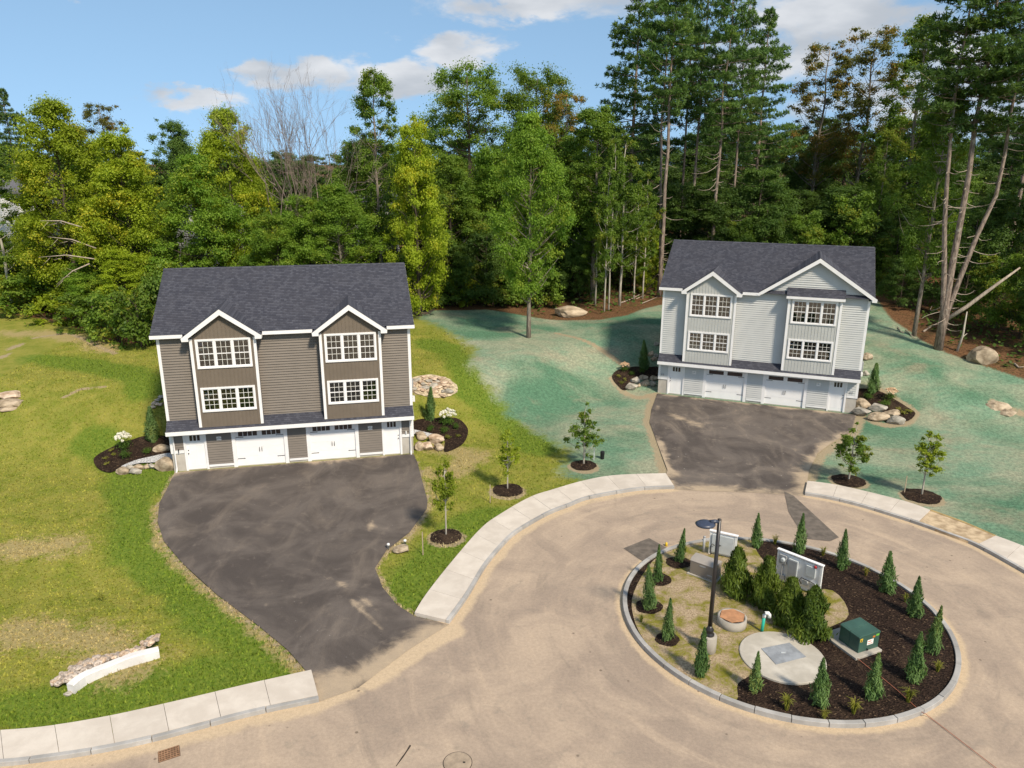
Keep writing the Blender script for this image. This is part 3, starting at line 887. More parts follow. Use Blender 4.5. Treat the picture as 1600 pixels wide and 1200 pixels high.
struct(drape('mulch_bed', MULCH_ISL, 0.0, 'bark_mulch', 0.35, zfun=isl_z))
GRASSY = W2([(1172, 846), (1150, 838), (1110, 838), (1060, 850), (1020, 880), (990, 930), (990, 970), (1010, 1010), (1050, 1050), (1110, 1085), (1150, 1098), (1152, 1075), (1175, 1060), (1180, 1040), (1240, 1010), (1290, 990), (1325, 968), (1300, 930), (1240, 925), (1190, 880)])
GR = [(a, b) for a, b in smooth_line(GRASSY, 4, True)]
GR = [(ISL[0] + (a - ISL[0]) * min(1, (ISL_R - .2) / max(math.hypot(a - ISL[0], b - ISL[1]), 1e-6)), ISL[1] + (b - ISL[1]) * min(1, (ISL_R - .2) / max(math.hypot(a - ISL[0], b - ISL[1]), 1e-6))) for a, b in GR]
_m, _t, _b, _o = material('weedy_gravel')
_p = worldco(_t); _n1 = _t.noise(_p, 1.6, 5, .65, .4); _n2 = _t.noise(_p, 14, 4, .7); _n3 = _t.noise(_p, 40, 2)
_c = _t.mix(_t.step(_n2, .35, .68), (0.25, 0.185, 0.11), (0.47, 0.365, 0.25))
_c = _t.mix(_t.step(_t.math('ADD', _n1, _t.math('MULTIPLY', _n2, .5)), .66, .90), _c, _t.mix(_n2, (0.13, 0.13, 0.015), (0.22, 0.20, 0.03)))
_c = _t.mix(1.0, _c, _t.mix(_n3, (.75, .75, .75), (1.25, 1.25, 1.25)), 'MULTIPLY')
_t.link(_c, _b.inputs['Base Color']); _b.inputs['Roughness'].default_value = .95; _b.inputs['Specular IOR Level'].default_value = .1
bump(_t, _b, _n2, .9, .05)
struct(drape('weedy_gravel_patch', GR, 0.012, 'weedy_gravel', 0.35, zfun=isl_z))


def PI(px, py):
    """point on the island surface"""
    p = P(px, py, 0.18); p.z = float(isl_z(p.x, p.y)); return p


# ------------------------------------------------------------------ houses
def lap(mb, u0, u1, w0, w1, v, expo=0.145, dep=0.055, urange=None, axis='u', sign=1):
    """lapped boards between heights w0..w1; axis 'u' faces -v, axis 'v' is a side wall at u=v spanning v=u0..u1"""
    n = max(1, int(round((w1 - w0) / expo))); e = (w1 - w0) / n
    def pt(a, d, w):
        return (a, v - d, w) if axis == 'u' else (v + sign * d, a, w)
    for i in range(n):
        b, t = w0 + i * e, w0 + (i + 1) * e
        a0, a1 = urange(b) if urange else (u0, u1)
        c0, c1 = urange(t) if urange else (u0, u1)
        q = [pt(a0, dep, b), pt(a1, dep, b), pt(c1, 0.001, t), pt(c0, 0.001, t)]
        l = [pt(a0, 0.001, b), pt(a1, 0.001, b), pt(a1, dep, b), pt(a0, dep, b)]
        if axis == 'v' and sign > 0 or axis == 'u': pass
        mb.quad(*q); mb.quad(*l)


def slope(mb, bl, br, tr, tl, expo=0.14, th=0.014):
    """lapped shingle courses on a bilinear roof slope (bottom edge bl-br, top edge tl-tr)"""
    bl, br, tr, tl = map(Vector, (bl, br, tr, tl))
    L = max((tl - bl).length, (tr - br).length); n = max(1, int(round(L / expo)))
    nrm = (br - bl).cross(tl - bl)
    if nrm.length < 1e-5: nrm = (tr - bl).cross(tl - bl)
    nrm.normalize()
    if nrm.z < 0: nrm = -nrm
    for i in range(n):
        a, b = i / n, (i + 1) / n
        p0, p1 = bl.lerp(tl, a), br.lerp(tr, a); q0, q1 = bl.lerp(tl, b), br.lerp(tr, b)
        o = nrm * th
        mb.quad(p0 + o, p1 + o, q1, q0); mb.quad(p0, p1, p1 + o, p0 + o)


def batten_wall(house, name, u0, u1, w0, w1, v, mat, openings=(), gable=None, spacing=0.2):
    """board-and-batten face with window openings (list of u0,u1,w0,w1) and an optional gable peak (u, w)"""
    mb = MB()
    us = sorted({u0, u1, *[x for o in openings for x in o[:2]]}); ws = sorted({w0, w1, *[x for o in openings for x in o[2:]]})
    for a, b in zip(us[:-1], us[1:]):
        for c, d in zip(ws[:-1], ws[1:]):
            if any(o[0] <= a and b <= o[1] and o[2] <= c and d <= o[3] for o in openings): continue
            mb.quad((a, v, c), (b, v, c), (b, v, d), (a, v, d))
    if gable: mb.poly([(u0, v, w1), (u1, v, w1), (gable[0], v, gable[1])])
    n = int((u1 - u0) / spacing); off = ((u1 - u0) - n * spacing) / 2
    for i in range(n + 1):
        u = u0 + off + i * spacing; top = w1
        if gable:
            k = 1 - abs(u - gable[0]) / ((u1 - u0) / 2); top = w1 + max(0, k) * (gable[1] - w1)
        segs = [(w0, top)]
        for o in openings:
            if o[0] - .02 < u < o[1] + .02:
                segs = [s for a, b in segs for s in (((a, min(b, o[2])), (max(a, o[3]), b)) if a < o[2] < b or a < o[3] < b else ((a, b),)) if s[1] - s[0] > .03]
        for a, b in segs: mb.box(u - .017, u + .017, v - .016, v + .004, a, b)
    return mb.build(name, mat, house)


def window(house, u0, u1, w0, w1, v, stickers=(), lbl=None):
    """triple sash window set in an opening of a wall at v"""
    c = 0.10; f = MB()
    f.box(u0, u1, v - .05, v + .03, w1 - c, w1); f.box(u0, u1, v - .065, v + .03, w0, w0 + c * .9)
    f.box(u0, u0 + c, v - .05, v + .03, w0 + c * .9, w1 - c); f.box(u1 - c, u1, v - .05, v + .03, w0 + c * .9, w1 - c)
    cw = (u1 - u0 - 2 * c); mw = 0.10; uw = (cw - 2 * mw) / 3
    for k in (1, 2):
        x = u0 + c + k * uw + (k - 1) * mw; f.box(x, x + mw, v - .045, v + .03, w0 + c * .9, w1 - c)
    win = f.build('window', 'trim_white', house)
    if lbl: win['label'] = lbl
    for k in range(3):
        a = u0 + c + k * (uw + mw); b = a + uw; lo, hi = w0 + c * .9, w1 - c; s = 0.035
        m = MB()
        m.box(a, b, v - .02, v + .02, lo, lo + s); m.box(a, b, v - .02, v + .02, hi - s, hi)
        m.box(a, a + s, v - .02, v + .02, lo + s, hi - s); m.box(b - s, b, v - .02, v + .02, lo + s, hi - s)
        mid = (lo + hi) / 2; m.box(a + s, b - s, v - .024, v + .02, mid - .022, mid + .022)
        m.build('sash', 'trim_white', win)
        g = MB(); t = .0095
        for j in (1, 2):
            x = a + s + (b - a - 2 * s) * j / 3; g.box(x - t, x + t, v - .006, v + .012, lo + s, hi - s)
        for (q0, q1) in ((lo + s, mid - .022), (mid + .022, hi - s)):
            z = (q0 + q1) / 2
            g.box(a + s, b - s, v - .004, v + .010, z - t, z + t)
        g.build('muntin_grid', 'muntin_white', win)
        p = MB(); p.box(a + s, b - s, v + .012, v + .016, lo + s, hi - s); p.build('pane', 'window_glass', win)
    for (su, sw, w_, h_, mt) in stickers:
        uu = u0 + c + .035 + su; ww = w0 + (w1 - w0) * sw
        q = MB(); q.box(uu, uu + w_, v + .019, v + .022, ww, ww + h_); q.build('sticker', mt, win)
    r = MB(); e = .02; x0, x1, z0, z1 = u0 + e, u1 - e, w0 + e, w1 - e; y0, y1 = v + .035, v + 2.6
    r.quad((x0 - .5, y1, z0 - .6), (x1 + .5, y1, z0 - .6), (x1 + .5, y1, z1 + .3), (x0 - .5, y1, z1 + .3))
    r.quad((x0, y0, z0), (x1, y0, z0), (x1 + .5, y1, z0 - .6), (x0 - .5, y1, z0 - .6)); r.quad((x0, y0, z1), (x1, y0, z1), (x1 + .5, y1, z1 + .3), (x0 - .5, y1, z1 + .3))
    r.quad((x0, y0, z0), (x0, y0, z1), (x0 - .5, y1, z1 + .3), (x0 - .5, y1, z0 - .6)); r.quad((x1, y0, z0), (x1, y0, z1), (x1 + .5, y1, z1 + .3), (x1 + .5, y1, z0 - .6))
    r.build('room_interior', 'room_wall', win)
    return win


def garage_door(house, u0, u1, w0, w1, lites):
    d = MB(); h = (w1 - w0) / 4; v = 0.055
    for i in range(4): d.box(u0, u1, v, v + .05, w0 + i * h + .009, w0 + (i + 1) * h - .009)
    d.box(u0, u1, v + .012, v + .06, w0, w1)
    gd = d.build('garage_door', 'door_white', house)
    um = (u0 + u1) / 2; top = w1 - .10; bot = top - .27
    for a, b in ((u0 + .16, um - .13), (um + .13, u1 - .16)):
        fr = MB(); e = .03
        fr.box(a - e, b + e, v - .012, v + .01, top, top + e); fr.box(a - e, b + e, v - .012, v + .01, bot - e, bot)
        fr.box(a - e, a, v - .012, v + .01, bot, top); fr.box(b, b + e, v - .012, v + .01, bot, top)
        if lites > 1:
            for k in range(1, lites):
                x = a + (b - a) * k / lites; fr.box(x - .014, x + .014, v - .010, v + .01, bot, top)
        fw = fr.build('window_frame', 'trim_white', gd)
        for k in range(lites):
            x0, x1 = a + (b - a) * k / lites, a + (b - a) * (k + 1) / lites
            p = MB(); p.box(x0, x1, v - .005, v - .002, bot, top); p.build('pane', 'dark_pane', gd)
    for side in (0, 1):
        for z in (w1 - .42, w0 + .42):
            m = MB(); x = u0 + .02 if side == 0 else u1 - .02; s = 1 if side == 0 else -1
            xs = sorted((x, x + s * .36)); m.box(xs[0], xs[1], v - .014, v - .001, z - .014, z + .014)
            m.prism([(x + s * .36, v - .014, z - .03), (x + s * .36, v - .014, z + .03), (x + s * .42, v - .014, z)], (0, .012, 0)); m.build('hinge_strap', 'black_metal', gd)
    for s in (-1, 1):
        m = MB(); m.tube([(um + s * .065, v - .01, w0 + .78), (um + s * .065, v - .05, w0 + .82), (um + s * .065, v - .05, w0 + 1.0), (um + s * .065, v - .01, w0 + 1.04)], .014, 6)
        m.build('handle', 'black_metal', gd)


def entry_door(house, u0, u1, w0, w1, knob_side):
    d = MB(); v = 0.05
    d.box(u0, u1, v, v + .05, w0, w1)
    for (a, b, c, e) in ((.1, .46, .12, .62), (.54, .9, .12, .62)):
        pass
    dr = d.build('entry_door', 'door_white', house)
    W_ = u1 - u0
    for k in range(3):
        a = u0 + W_ * (.22 + .2 * k); b = a + W_ * .15
        p = MB(); p.box(a, b, v - .004, v - .001, w1 - .44, w1 - .12); p.build('pane', 'dark_pane', dr)
    fr = MB()
    for k in range(4):
        x = u0 + W_ * (.195 + .2 * k); fr.box(x - .018, x + .018, v - .014, v + .01, w1 - .46, w1 - .10)
    fr.box(u0 + W_ * .195 - .018, u0 + W_ * .795 + .018, v - .012, v + .01, w1 - .10, w1 - .075); fr.box(u0 + W_ * .195 - .018, u0 + W_ * .795 + .018, v - .012, v + .01, w1 - .485, w1 - .46)
    fr.build('window_frame', 'door_white', dr)
    pn = MB()
    for a, b in ((.14, .45), (.55, .86)):
        for x0, x1, z0, z1 in ((a, b, .2, .23), (a, b, 1.37, 1.40), (a, a + .02, .23, 1.37), (b - .02, b, .23, 1.37)):
            pn.box(u0 + W_ * x0, u0 + W_ * x1, v - .007, v + .004, w0 + z0, w0 + z1)
    pn.build('door_panel_moulding', 'door_white', dr)
    x = u0 + .09 if knob_side < 0 else u1 - .09
    k = MB(); k.tube([(x, v, w0 + .95), (x, v - .03, w0 + .95), (x, v - .05, w0 + .95), (x, v - .075, w0 + .95)], [.014, .014, .034, .024], 8)
    k.tube([(x, v, w0 + 1.12), (x, v - .02, w0 + 1.12)], .03, 8); k.build('handle', 'black_metal', dr)


def house(name, label, x, y, z, yaw, siding, batten, big_gable, lites):
    h = thing(name, label, 'house', (x, y, z), yaw)
    HW, EV, ET = 6.6, -0.35, 7.73
    RV, RW = 4.72, 10.52; DEPTH = 9.44; RU = 6.83
    k = (RW - ET) / (RV - EV)
    rz = lambda v: ET + (v - EV) * k
    BAYS = ((-4.9, -1.6), (1.68, 4.96))
    # walls
    for a, b in ((-HW + .13, BAYS[0][0]), (BAYS[0][1], BAYS[1][0]), (BAYS[1][1], HW - .13)):
        s = MB(); lap(s, a, b, 2.90, 7.56, 0); s.build('upper_siding', siding, h, kind='stuff')
    for a, b, lo in ((-4.74, -3.42, .26), (-0.44, 0.58, .26), (3.48, 4.80, .26), (-HW + .12, -5.93, 1.24), (5.93, HW - .12, 1.24)):
        s = MB(); lap(s, a, b, lo, 2.30, 0); s.build('garage_siding', siding, h, kind='stuff')
    for sg in (-1, 1):     # sides and rear carry lapped boards too
        core = MB(); u = sg * HW
        lap(core, .12, DEPTH - .12, .9, 7.56, u, axis='v', sign=sg)
        gz = lambda w: (max(.02, (w - ET) / k + EV + .06), min(DEPTH - .02, DEPTH - ((w - ET) / k + EV) - .06))
        lap(core, 0, DEPTH, 7.56, RW - .22, u, axis='v', sign=sg, urange=lambda w: gz(max(w, 7.56)))
        core.build('side_siding', siding, h, kind='stuff')
    core = MB(); lap(core, -HW + .12, HW - .12, .9, 7.56, DEPTH); core.build('rear_siding', siding, h, kind='stuff')
    fd = Pieces('foundation', 'foundation_concrete', h)
    fd.box(-HW + .02, -5.93, .012, .3, -.35, 1.03); fd.box(5.93, HW - .02, .012, .3, -.35, 1.03)
    for a, b in ((-4.74, -3.42), (-0.44, 0.58), (3.48, 4.80)): fd.box(a, b, .015, .3, -.35, .13)
    fd.box(-HW + .03, -HW + .3, .3, DEPTH, -.35, .92); fd.box(HW - .3, HW - .03, .3, DEPTH, -.35, .92)
    fd.box(-HW + .3, HW - .3, DEPTH - .3, DEPTH - .02, -.35, .92)
    fd.box(-3.42, -.44, .03, .5, -.35, .012); fd.box(.58, 3.48, .03, .5, -.35, .012); fd.box(-5.93, -4.74, .03, .5, -.35, .03); fd.box(4.80, 5.93, .03, .5, -.35, .03)
    tr = Pieces('trim_board', 'trim_white', h)              # corner boards, water table, casings, frieze
    for sg in (-1, 1):
        a, b = sorted((sg * (HW + .022), sg * (HW - .13)))
        tr.box(a, b, -.03, .11, 2.95, 7.56); tr.box(a, b, -.03, .11, 1.03, 2.27)
        tr.box(a + .001, b - .001, DEPTH - .1, DEPTH + .03, .9, 7.56)
    for a, b in ((-HW + .14, -5.94), (5.94, HW - .14)): tr.box(a, b, -.035, .02, 1.03, 1.24)
    for a, b in ((-4.73, -3.43), (-0.43, 0.57), (3.49, 4.79)): tr.box(a, b, -.035, .02, .11, .255)
    for a in (-5.93, -4.85, -3.43, -.65, .575, 3.28, 4.80, 5.82):
        wdt = .11 if a in (-5.93, -4.85, 4.80, 5.82) else .20
        tr.box(a, a + wdt, -.03, .05, -.02, 2.12)
    tr.box(-5.93, -4.74, -.032, .05, 2.12, 2.24); tr.box(4.80, 5.93, -.032, .05, 2.12, 2.24)
    tr.box(-3.43, -.45, -.032, .05, 2.12, 2.25); tr.box(.575, 3.48, -.032, .05, 2.12, 2.25)
    garage_door(h, -3.23, -.65, .015, 2.12, lites); garage_door(h, .775, 3.28, .015, 2.12, lites)
    entry_door(h, -5.82, -4.85, .03, 2.12, -1); entry_door(h, 4.91, 5.82, .03, 2.12, 1)
    for u in (-4.08, 4.14):
        m = MB(); m.box(u - .13, u + .13, -.045, .0, 1.64, 1.90); bl = m.build('mounting_block', 'block_white', h, bevel=.01)
        m = MB(); m.tube([(u, -.045, 1.77), (u, -.052, 1.77)], .06, 10); m.build('cover_plate', 'pale_grey_metal', bl)
    # pent roof over the garages
    pr = MB(); slope(pr, (-HW - .01, -.62, 2.49), (HW + .01, -.62, 2.49), (HW + .01, .0, 2.97), (-HW - .01, .0, 2.97)); pr.build('pent_roof', 'roof_shingle', h)
    pf = Pieces('pent_fascia', 'trim_white', h); pf.box(-HW - .03, HW + .03, -.64, -.60, 2.27, 2.485); pf.box(-HW - .02, HW + .02, -.60, .05, 2.25, 2.275)
    for sg in (-1, 1):
        u = sg * (HW + .0); pf.prism([(u, -.6, 2.28), (u, 0, 2.28), (u, 0, 2.94), (u, -.6, 2.46)], (sg * .02, 0, 0))
    # bays
    for bi, (a, b) in enumerate(BAYS):
        v = -.5; um = (a + b) / 2; gab = not (big_gable and bi == 1)
        ops = ((um - 1.36, um + 1.36, 5.92, 7.43), (um - 1.36, um + 1.36, 3.51, 4.80))
        btop = 7.50
        batten_wall(h, 'batten_bay', a + .02, b - .02, 2.60, btop, v, batten, ops, (um, 8.80) if gab else None)
        for u in (a + .01, b - .01):
            sd = MB(); sd.quad((u, v, 2.55), (u, 0, 2.55), (u, 0, btop), (u, v, btop)); sd.build('bay_side', batten, h)
        cb = Pieces('bay_corner_board', 'trim_white', h)
        for u, s_ in ((a, 1), (b, -1)):
            x0, x1 = sorted((u - s_ * .015, u + s_ * .13)); cb.box(x0, x1, v - .03, v + .06, 2.62, 7.50)
            x0, x1 = sorted((u - s_ * .015, u - s_ * .0)); cb.box(x0, x1, v + .06, v + .14, 2.62, 7.50)
        st = ()
        if bi == 0 or big_gable:
            st = ((.05, .78, .20, .13, 'sticker_blue'), (.26, .66, .13, .16, 'sticker_white'), (.04, .60, .12, .12, 'sticker_white'))
        st2 = ((.05, .70, .22, .13, 'sticker_blue'), (.30, .66, .20, .15, 'sticker_white'), (.06, .50, .13, .17, 'sticker_white')) if (bi == 0 or big_gable) else ()
        if not big_gable and bi == 0: st = st + ((.18, .36, .14, .13, 'sticker_white'),)
        window(h, um - 1.39, um + 1.39, 5.88, 7.47, v, st); window(h, um - 1.39, um + 1.39, 3.47, 4.83, v, st2)
        if gab:
            pk, tip, half = 9.06, 7.60, 1.98; fv = v - .28; back = (pk - ET) / k + EV + .1
            for s_ in (-1, 1):
                g = MB(); q = (tip + .03 - ET) / k + EV
                slope(g, (um + s_ * half, fv, tip + .02), (um + s_ * half, max(q, EV), tip + .02), (um, back, pk + .02), (um, fv, pk + .02))
                g.build('gable_roof', 'roof_shingle', h)
                rk = MB(); dn = .24
                rk.prism([(um, fv - .02, pk), (um, fv - .02, pk - dn - .05), (um + s_ * (half - .33), fv - .02, tip - .0), (um + s_ * (half - .33), fv - .02, tip - .17), (um + s_ * half, fv - .02, tip - .17), (um + s_ * (half + .02), fv - .02, tip)], (0, .05, 0))
                rk.build('rake_board', 'trim_white', h)
                sf = Pieces('gable_soffit', 'trim_white', h); sl = (pk - tip) / half
                sf.quad((um, fv, pk - .06), (um, back - .3, pk - .06), (um + s_ * half, EV, tip - .05), (um + s_ * half, fv, tip - .05))
                x0, x1 = sorted((um + s_ * (half - .33), um + s_ * half)); sf.box(x0, x1, fv + .03, v + .03, tip - .168, tip - .10)
                x0, x1 = sorted((um + s_ * (half - .012), um + s_ * (half + .012))); sf.box(x0, x1, fv + .03, EV + .02, tip - .165, tip - .01)
            rc = MB()
            for i in range(int((back - fv) / .2)):
                yv = fv + i * .2; rc.prism([(um - .14, yv, pk - .075), (um, yv, pk + .045), (um + .14, yv, pk - .075)], (0, .195, -.004 * 0))
            rc.build('ridge_cap', 'roof_shingle', h, kind='stuff')
        else:
            g = MB(); slope(g, (a - .13, -.72, 7.70), (b + .13, -.72, 7.70), (b + .13, 0, 8.20), (a - .13, 0, 8.20)); g.build('bay_shed_roof', 'roof_shingle', h)
            g = Pieces('bay_shed_fascia', 'trim_white', h); g.box(a - .14, b + .14, -.74, -.705, 7.53, 7.695); g.box(a - .13, b + .13, -.705, -.0, 7.515, 7.54)
            for u in (a - .13, b + .11): g.prism([(u, -.7, 7.545), (u, 0, 7.545), (u, 0, 8.17), (u, -.7, 7.68)], (.02, 0, 0))
    # main roof
    rf = MB(); slope(rf, (-RU, EV, ET), (RU, EV, ET), (RU, RV, RW), (-RU, RV, RW)); slope(rf, (RU, 2 * RV - EV, ET), (-RU, 2 * RV - EV, ET), (-RU, RV, RW), (RU, RV, RW))
    main = rf.build('roof', 'roof_shingle', h)
    rc = MB()
    for i in range(int(2 * RU / .2)):
        u = -RU + i * .2003; rc.prism([(u, RV - .15, RW - .055), (u, RV, RW + .035), (u, RV + .15, RW - .055)], (.197, 0, 0))
    rc.build('ridge_cap', 'roof_shingle', main, kind='stuff')
    fa = Pieces('eave_fascia', 'trim_white', h)
    segs = [(-RU - .02, -5.24), (-1.25, 1.34), (5.32, RU + .02)] if not big_gable else [(-RU - .02, -5.24), (-1.25, -.12)]
    for a, b in segs: fa.box(a, b, EV - .02, EV + .015, ET - .19, ET - .005)
    fa.box(-RU, RU, EV + .015, 0.0, ET - .19, ET - .165) if not big_gable else fa.box(-RU, -.2, EV + .015, 0, ET - .19, ET - .165)
    fa.box(-RU - .02, RU + .02, 2 * RV - EV - .015, 2 * RV - EV + .02, ET - .19, ET - .005); fa.box(-RU, RU, DEPTH, 2 * RV - EV - .015, ET - .19, ET - .165)
    for sg in (-1, 1):
        u = sg * (RU - .02)
        fa.prism([(u, EV, ET - .02), (u, EV, ET - .19), (u, RV, RW - .19), (u, 2 * RV - EV, ET - .19), (u, 2 * RV - EV, ET - .02), (u, RV, RW - .02)], (sg * .025, 0, 0))
        x0, x1 = sorted((sg * HW, sg * (RU - .03)))
        for A, B in ((EV, RV), (2 * RV - EV, RV)):
            fa.quad((x0, A, ET - .12), (x1, A, ET - .12), (x1, B, RW - .12), (x0, B, RW - .12))
    if big_gable:
        um, pk, tip, l, r = 3.34, 10.17, ET, -.25, 6.95; fv = EV - .02
        gs = MB(); lw = 7.56
        lap(gs, l, r, 7.56, 9.86, 0, urange=lambda w: (max(l + .2, um - (9.95 - w) / (pk - tip) * (um - l)), min(HW - .1, um + (9.95 - w) / (pk - tip) * (r - um))))
        gs.build('gable_siding', siding, h)
        back = (pk - ET) / k + EV + .05
        for s_, e in ((-1, l), (1, r)):
            g = MB(); slope(g, (e, fv, tip + .02), (e, EV + .06, tip + .02), (um, back, pk + .02), (um, fv, pk + .02)); g.build('gable_roof', 'roof_shingle', h)
            rk = MB(); pts = [(um, fv - .02, pk), (um, fv - .02, pk - .27), (e + (-s_) * .28, fv - .02, tip - .05)]
            pts += [(e - s_ * .28, fv - .02, tip - .19), (e, fv - .02, tip - .19), (e + s_ * .02, fv - .02, tip)] if s_ > 0 else [(e, fv - .02, tip - .19), (e - .1, fv - .02, tip - .10), (e, fv - .02, tip)]
            rk.prism(pts, (0, .05, 0)); rk.build('rake_board', 'trim_white', h)
            sf = MB(); sf.quad((um, fv, pk - .10), (um, .02, pk - .10), (e, .02, tip - .10), (e, fv, tip - .10)); sf.build('gable_soffit', 'trim_white', h)
        rc = MB()
        for i in range(int((back - fv) / .2)):
            yv = fv + i * .2; rc.prism([(um - .14, yv, pk - .065), (um, yv, pk + .045), (um + .14, yv, pk - .065)], (0, .195, 0))
        rc.build('ridge_cap', 'roof_shingle', h, kind='stuff')
    return h


BH = house('brown_house', 'taupe brown duplex house with twin gables and two white garage doors', -12.19375, 39.83312, 0.0, 0.22008, 'siding_taupe', 'batten_brown', False, 4)
WH = house('grey_house', 'light grey duplex house with one large gable and dark roof before the pines', 16.76604, 50.01217, 0.38516, -0.36244, 'siding_grey', 'batten_grey', True, 1)
for sg in (-1, 1):          # downspouts of the brown house
    u = sg * 6.42; m = MB()
    m.tube([(u, -.55, 2.30), (u, -.45, 2.2), (u, -.12, 2.05), (u, -.09, 1.9), (u, -.09, .2), (u, -.14, .08), (u + .1 * -sg * 0, -.3, .03)], .045, 4); m.build('downspout', 'trim_white', BH)
m = MB(); m.tube([(-6.2, -.04, 1.28), (-6.2, -.12, 1.28), (-6.2, -.12, 1.12)], .03, 6); m.build('hose_tap', 'black_metal', BH)
m = MB(); m.box(6.15, 6.21, -.12, -.036, 1.26, 1.42); m.build('vent_cap', 'pvc_white', BH)
for u in (-6.3, 6.2):
    m = MB(); m.box(u - .10, u - .02, -.06, -.016, 1.32, 1.46); m.box(u + .02, u + .10, -.06, -.016, 1.32, 1.46); m.build('outlet_box', 'grey_box', WH)
for hh, sg, lst in ((BH, 1, ((2.0, 3.4, 'grey_box', .3, .5), (3.4, 2.75, 'pvc_white', .28, .2), (1.2, 2.75, 'pvc_white', .3, .32))), (WH, 1, ((2.2, 2.3, 'grey_box', .35, .7), (1.4, 2.2, 'pvc_white', .3, .25)))):
    for v, w, mt, s, ht in lst:
        m = MB(); m.box(6.63, 6.63 + s * .8, v, v + s, w, w + ht); m.build('wall_unit', mt, hh, bevel=.02)


# ------------------------------------------------------------------ plants
def leaf_quads(pos, nrm, size, aspect=0.55, rg=rng, droop=None):
    """rhombic leaf faces at pos (n,3) facing nrm (n,3); size (n,)"""
    n = len(pos)
    nrm = nrm / (np.linalg.norm(nrm, axis=1, keepdims=True) + 1e-9)
    r = rg.normal(size=(n, 3)) if droop is None else droop
    a = r - nrm * (r * nrm).sum(1, keepdims=True); a /= np.linalg.norm(a, axis=1, keepdims=True) + 1e-9
    b = np.cross(nrm, a); s = np.asarray(size).reshape(-1, 1)
    v = np.stack([pos - a * s * .5, pos + b * s * .5 * aspect, pos + a * s * .5, pos - b * s * .5 * aspect], 1).reshape(-1, 3)
    return v


def quads_mesh(name, v, mat):
    return mesh_np(name, v, np.arange(len(v)), 4, mat)


def ball(n, rg):
    d = rg.normal(size=(n, 3)); return d / np.linalg.norm(d, axis=1, keepdims=True)


def clump_leaves(centres, radii, per, size, rg, flat=0.74, upbias=0.6):
    """leaves spread in the outer part of every clump"""
    V = []
    tot = (np.array(radii) ** 2); tot = per * tot / np.mean(tot)
    for c, r, m in zip(centres, radii, tot):
        m = int(max(12, m)); d = ball(m, rg); d[:, 2] = np.where((d[:, 2] < -.2) & (rg.random(m) < .6), -d[:, 2], d[:, 2])
        rr = r * (0.25 + np.abs(rg.normal(size=m)) * .62)
        p = np.array(c) + d * rr[:, None] * np.array([1, 1, flat])
        nm = d * .7 + rg.normal(size=(m, 3)) * .55 + np.array([0, 0, upbias])
        V.append(leaf_quads(p, nm, size * (0.65 + .7 * rg.random(m)), .6, rg))
    return np.concatenate(V)


def limb(mb, a, b, r0, r1, rg, bend=.12, seg=5, sides=5):
    a = Vector(a); b = Vector(b); L = (b - a).length
    o = Vector(rg.normal(size=3)) * L * bend; pts = []
    for i in range(seg + 1):
        t = i / seg; p = a.lerp(b, t) + o * math.sin(math.pi * t) + Vector((0, 0, -L * .08 * math.sin(math.pi * t)))
        pts.append(p)
    mb.tube(pts, [r0 + (r1 - r0) * i / seg for i in range(seg + 1)], sides, cap=False)
    return pts


def broadleaf(h, base, width, nclump, per, leafsize, leafmat, barkmat, seed, r0=.2, top=.25, lean=0.0, bottom=.55, gappy=.0, rmul=1.0):
    """trunk mesh + crown mesh; crown from 'base' up to h; profile fat at the middle"""
    rg = np.random.default_rng(seed); tr = MB()
    n = 9; wob = rg.normal(size=(n, 2)) * .12 * h / 15
    spine = [Vector((wob[i, 0] * i / n + lean * (i / n) ** 1.5 * h, wob[i, 1] * i / n, h * .93 * i / (n - 1) - (.4 if i == 0 else 0))) for i in range(n)]
    tr.tube(spine, [r0 * 1.25] + [r0 * (1 - .93 * i / (n - 1)) + .02 for i in range(1, n)], 8)
    def at(z):
        t = max(0, min(.999, z / (h * .93))) * (n - 1); i = int(t); return spine[i].lerp(spine[i + 1], t - i)
    C, R = [], []
    lobes = rg.uniform(0, 6.28, 3)
    for k in range(nclump):
        t = ((k + rg.random()) / nclump) ** .85; z = base + (h - base) * t * .97
        prof = (bottom + (1 - bottom) * min(1, t / .38)) if t < .38 else (1 - ((t - .38) / .62) ** 1.6 * (1 - top))
        an = rg.uniform(0, 6.283)
        wl = 1 + .22 * math.sin(2 * an + lobes[0] + z * .35) + .18 * math.sin(3 * an + lobes[1] - z * .5)
        rad = width / 2 * prof * wl * (0.25 + .75 * rg.random() ** .5)
        if gappy and rg.random() < gappy: continue
        s = at(z); c = s + Vector((math.cos(an) * rad, math.sin(an) * rad, rg.normal() * .25))
        C.append(tuple(c)); R.append(rmul * width * (.045 + .085 * rg.random() ** 1.3) * (.72 if t > .85 else 1))
        if k % 2 == 0:
            za = max(base * .6, z - rad * rg.uniform(.5, 1.0)); limb(tr, at(za), c, max(.02, r0 * .33 * (1 - t * .7)), .012, rg, .08, 4, 4)
    lv = clump_leaves(C, R, per, leafsize, rg)
    return tr.mesh('trunk', barkmat, True), quads_mesh('crown', lv, leafmat)


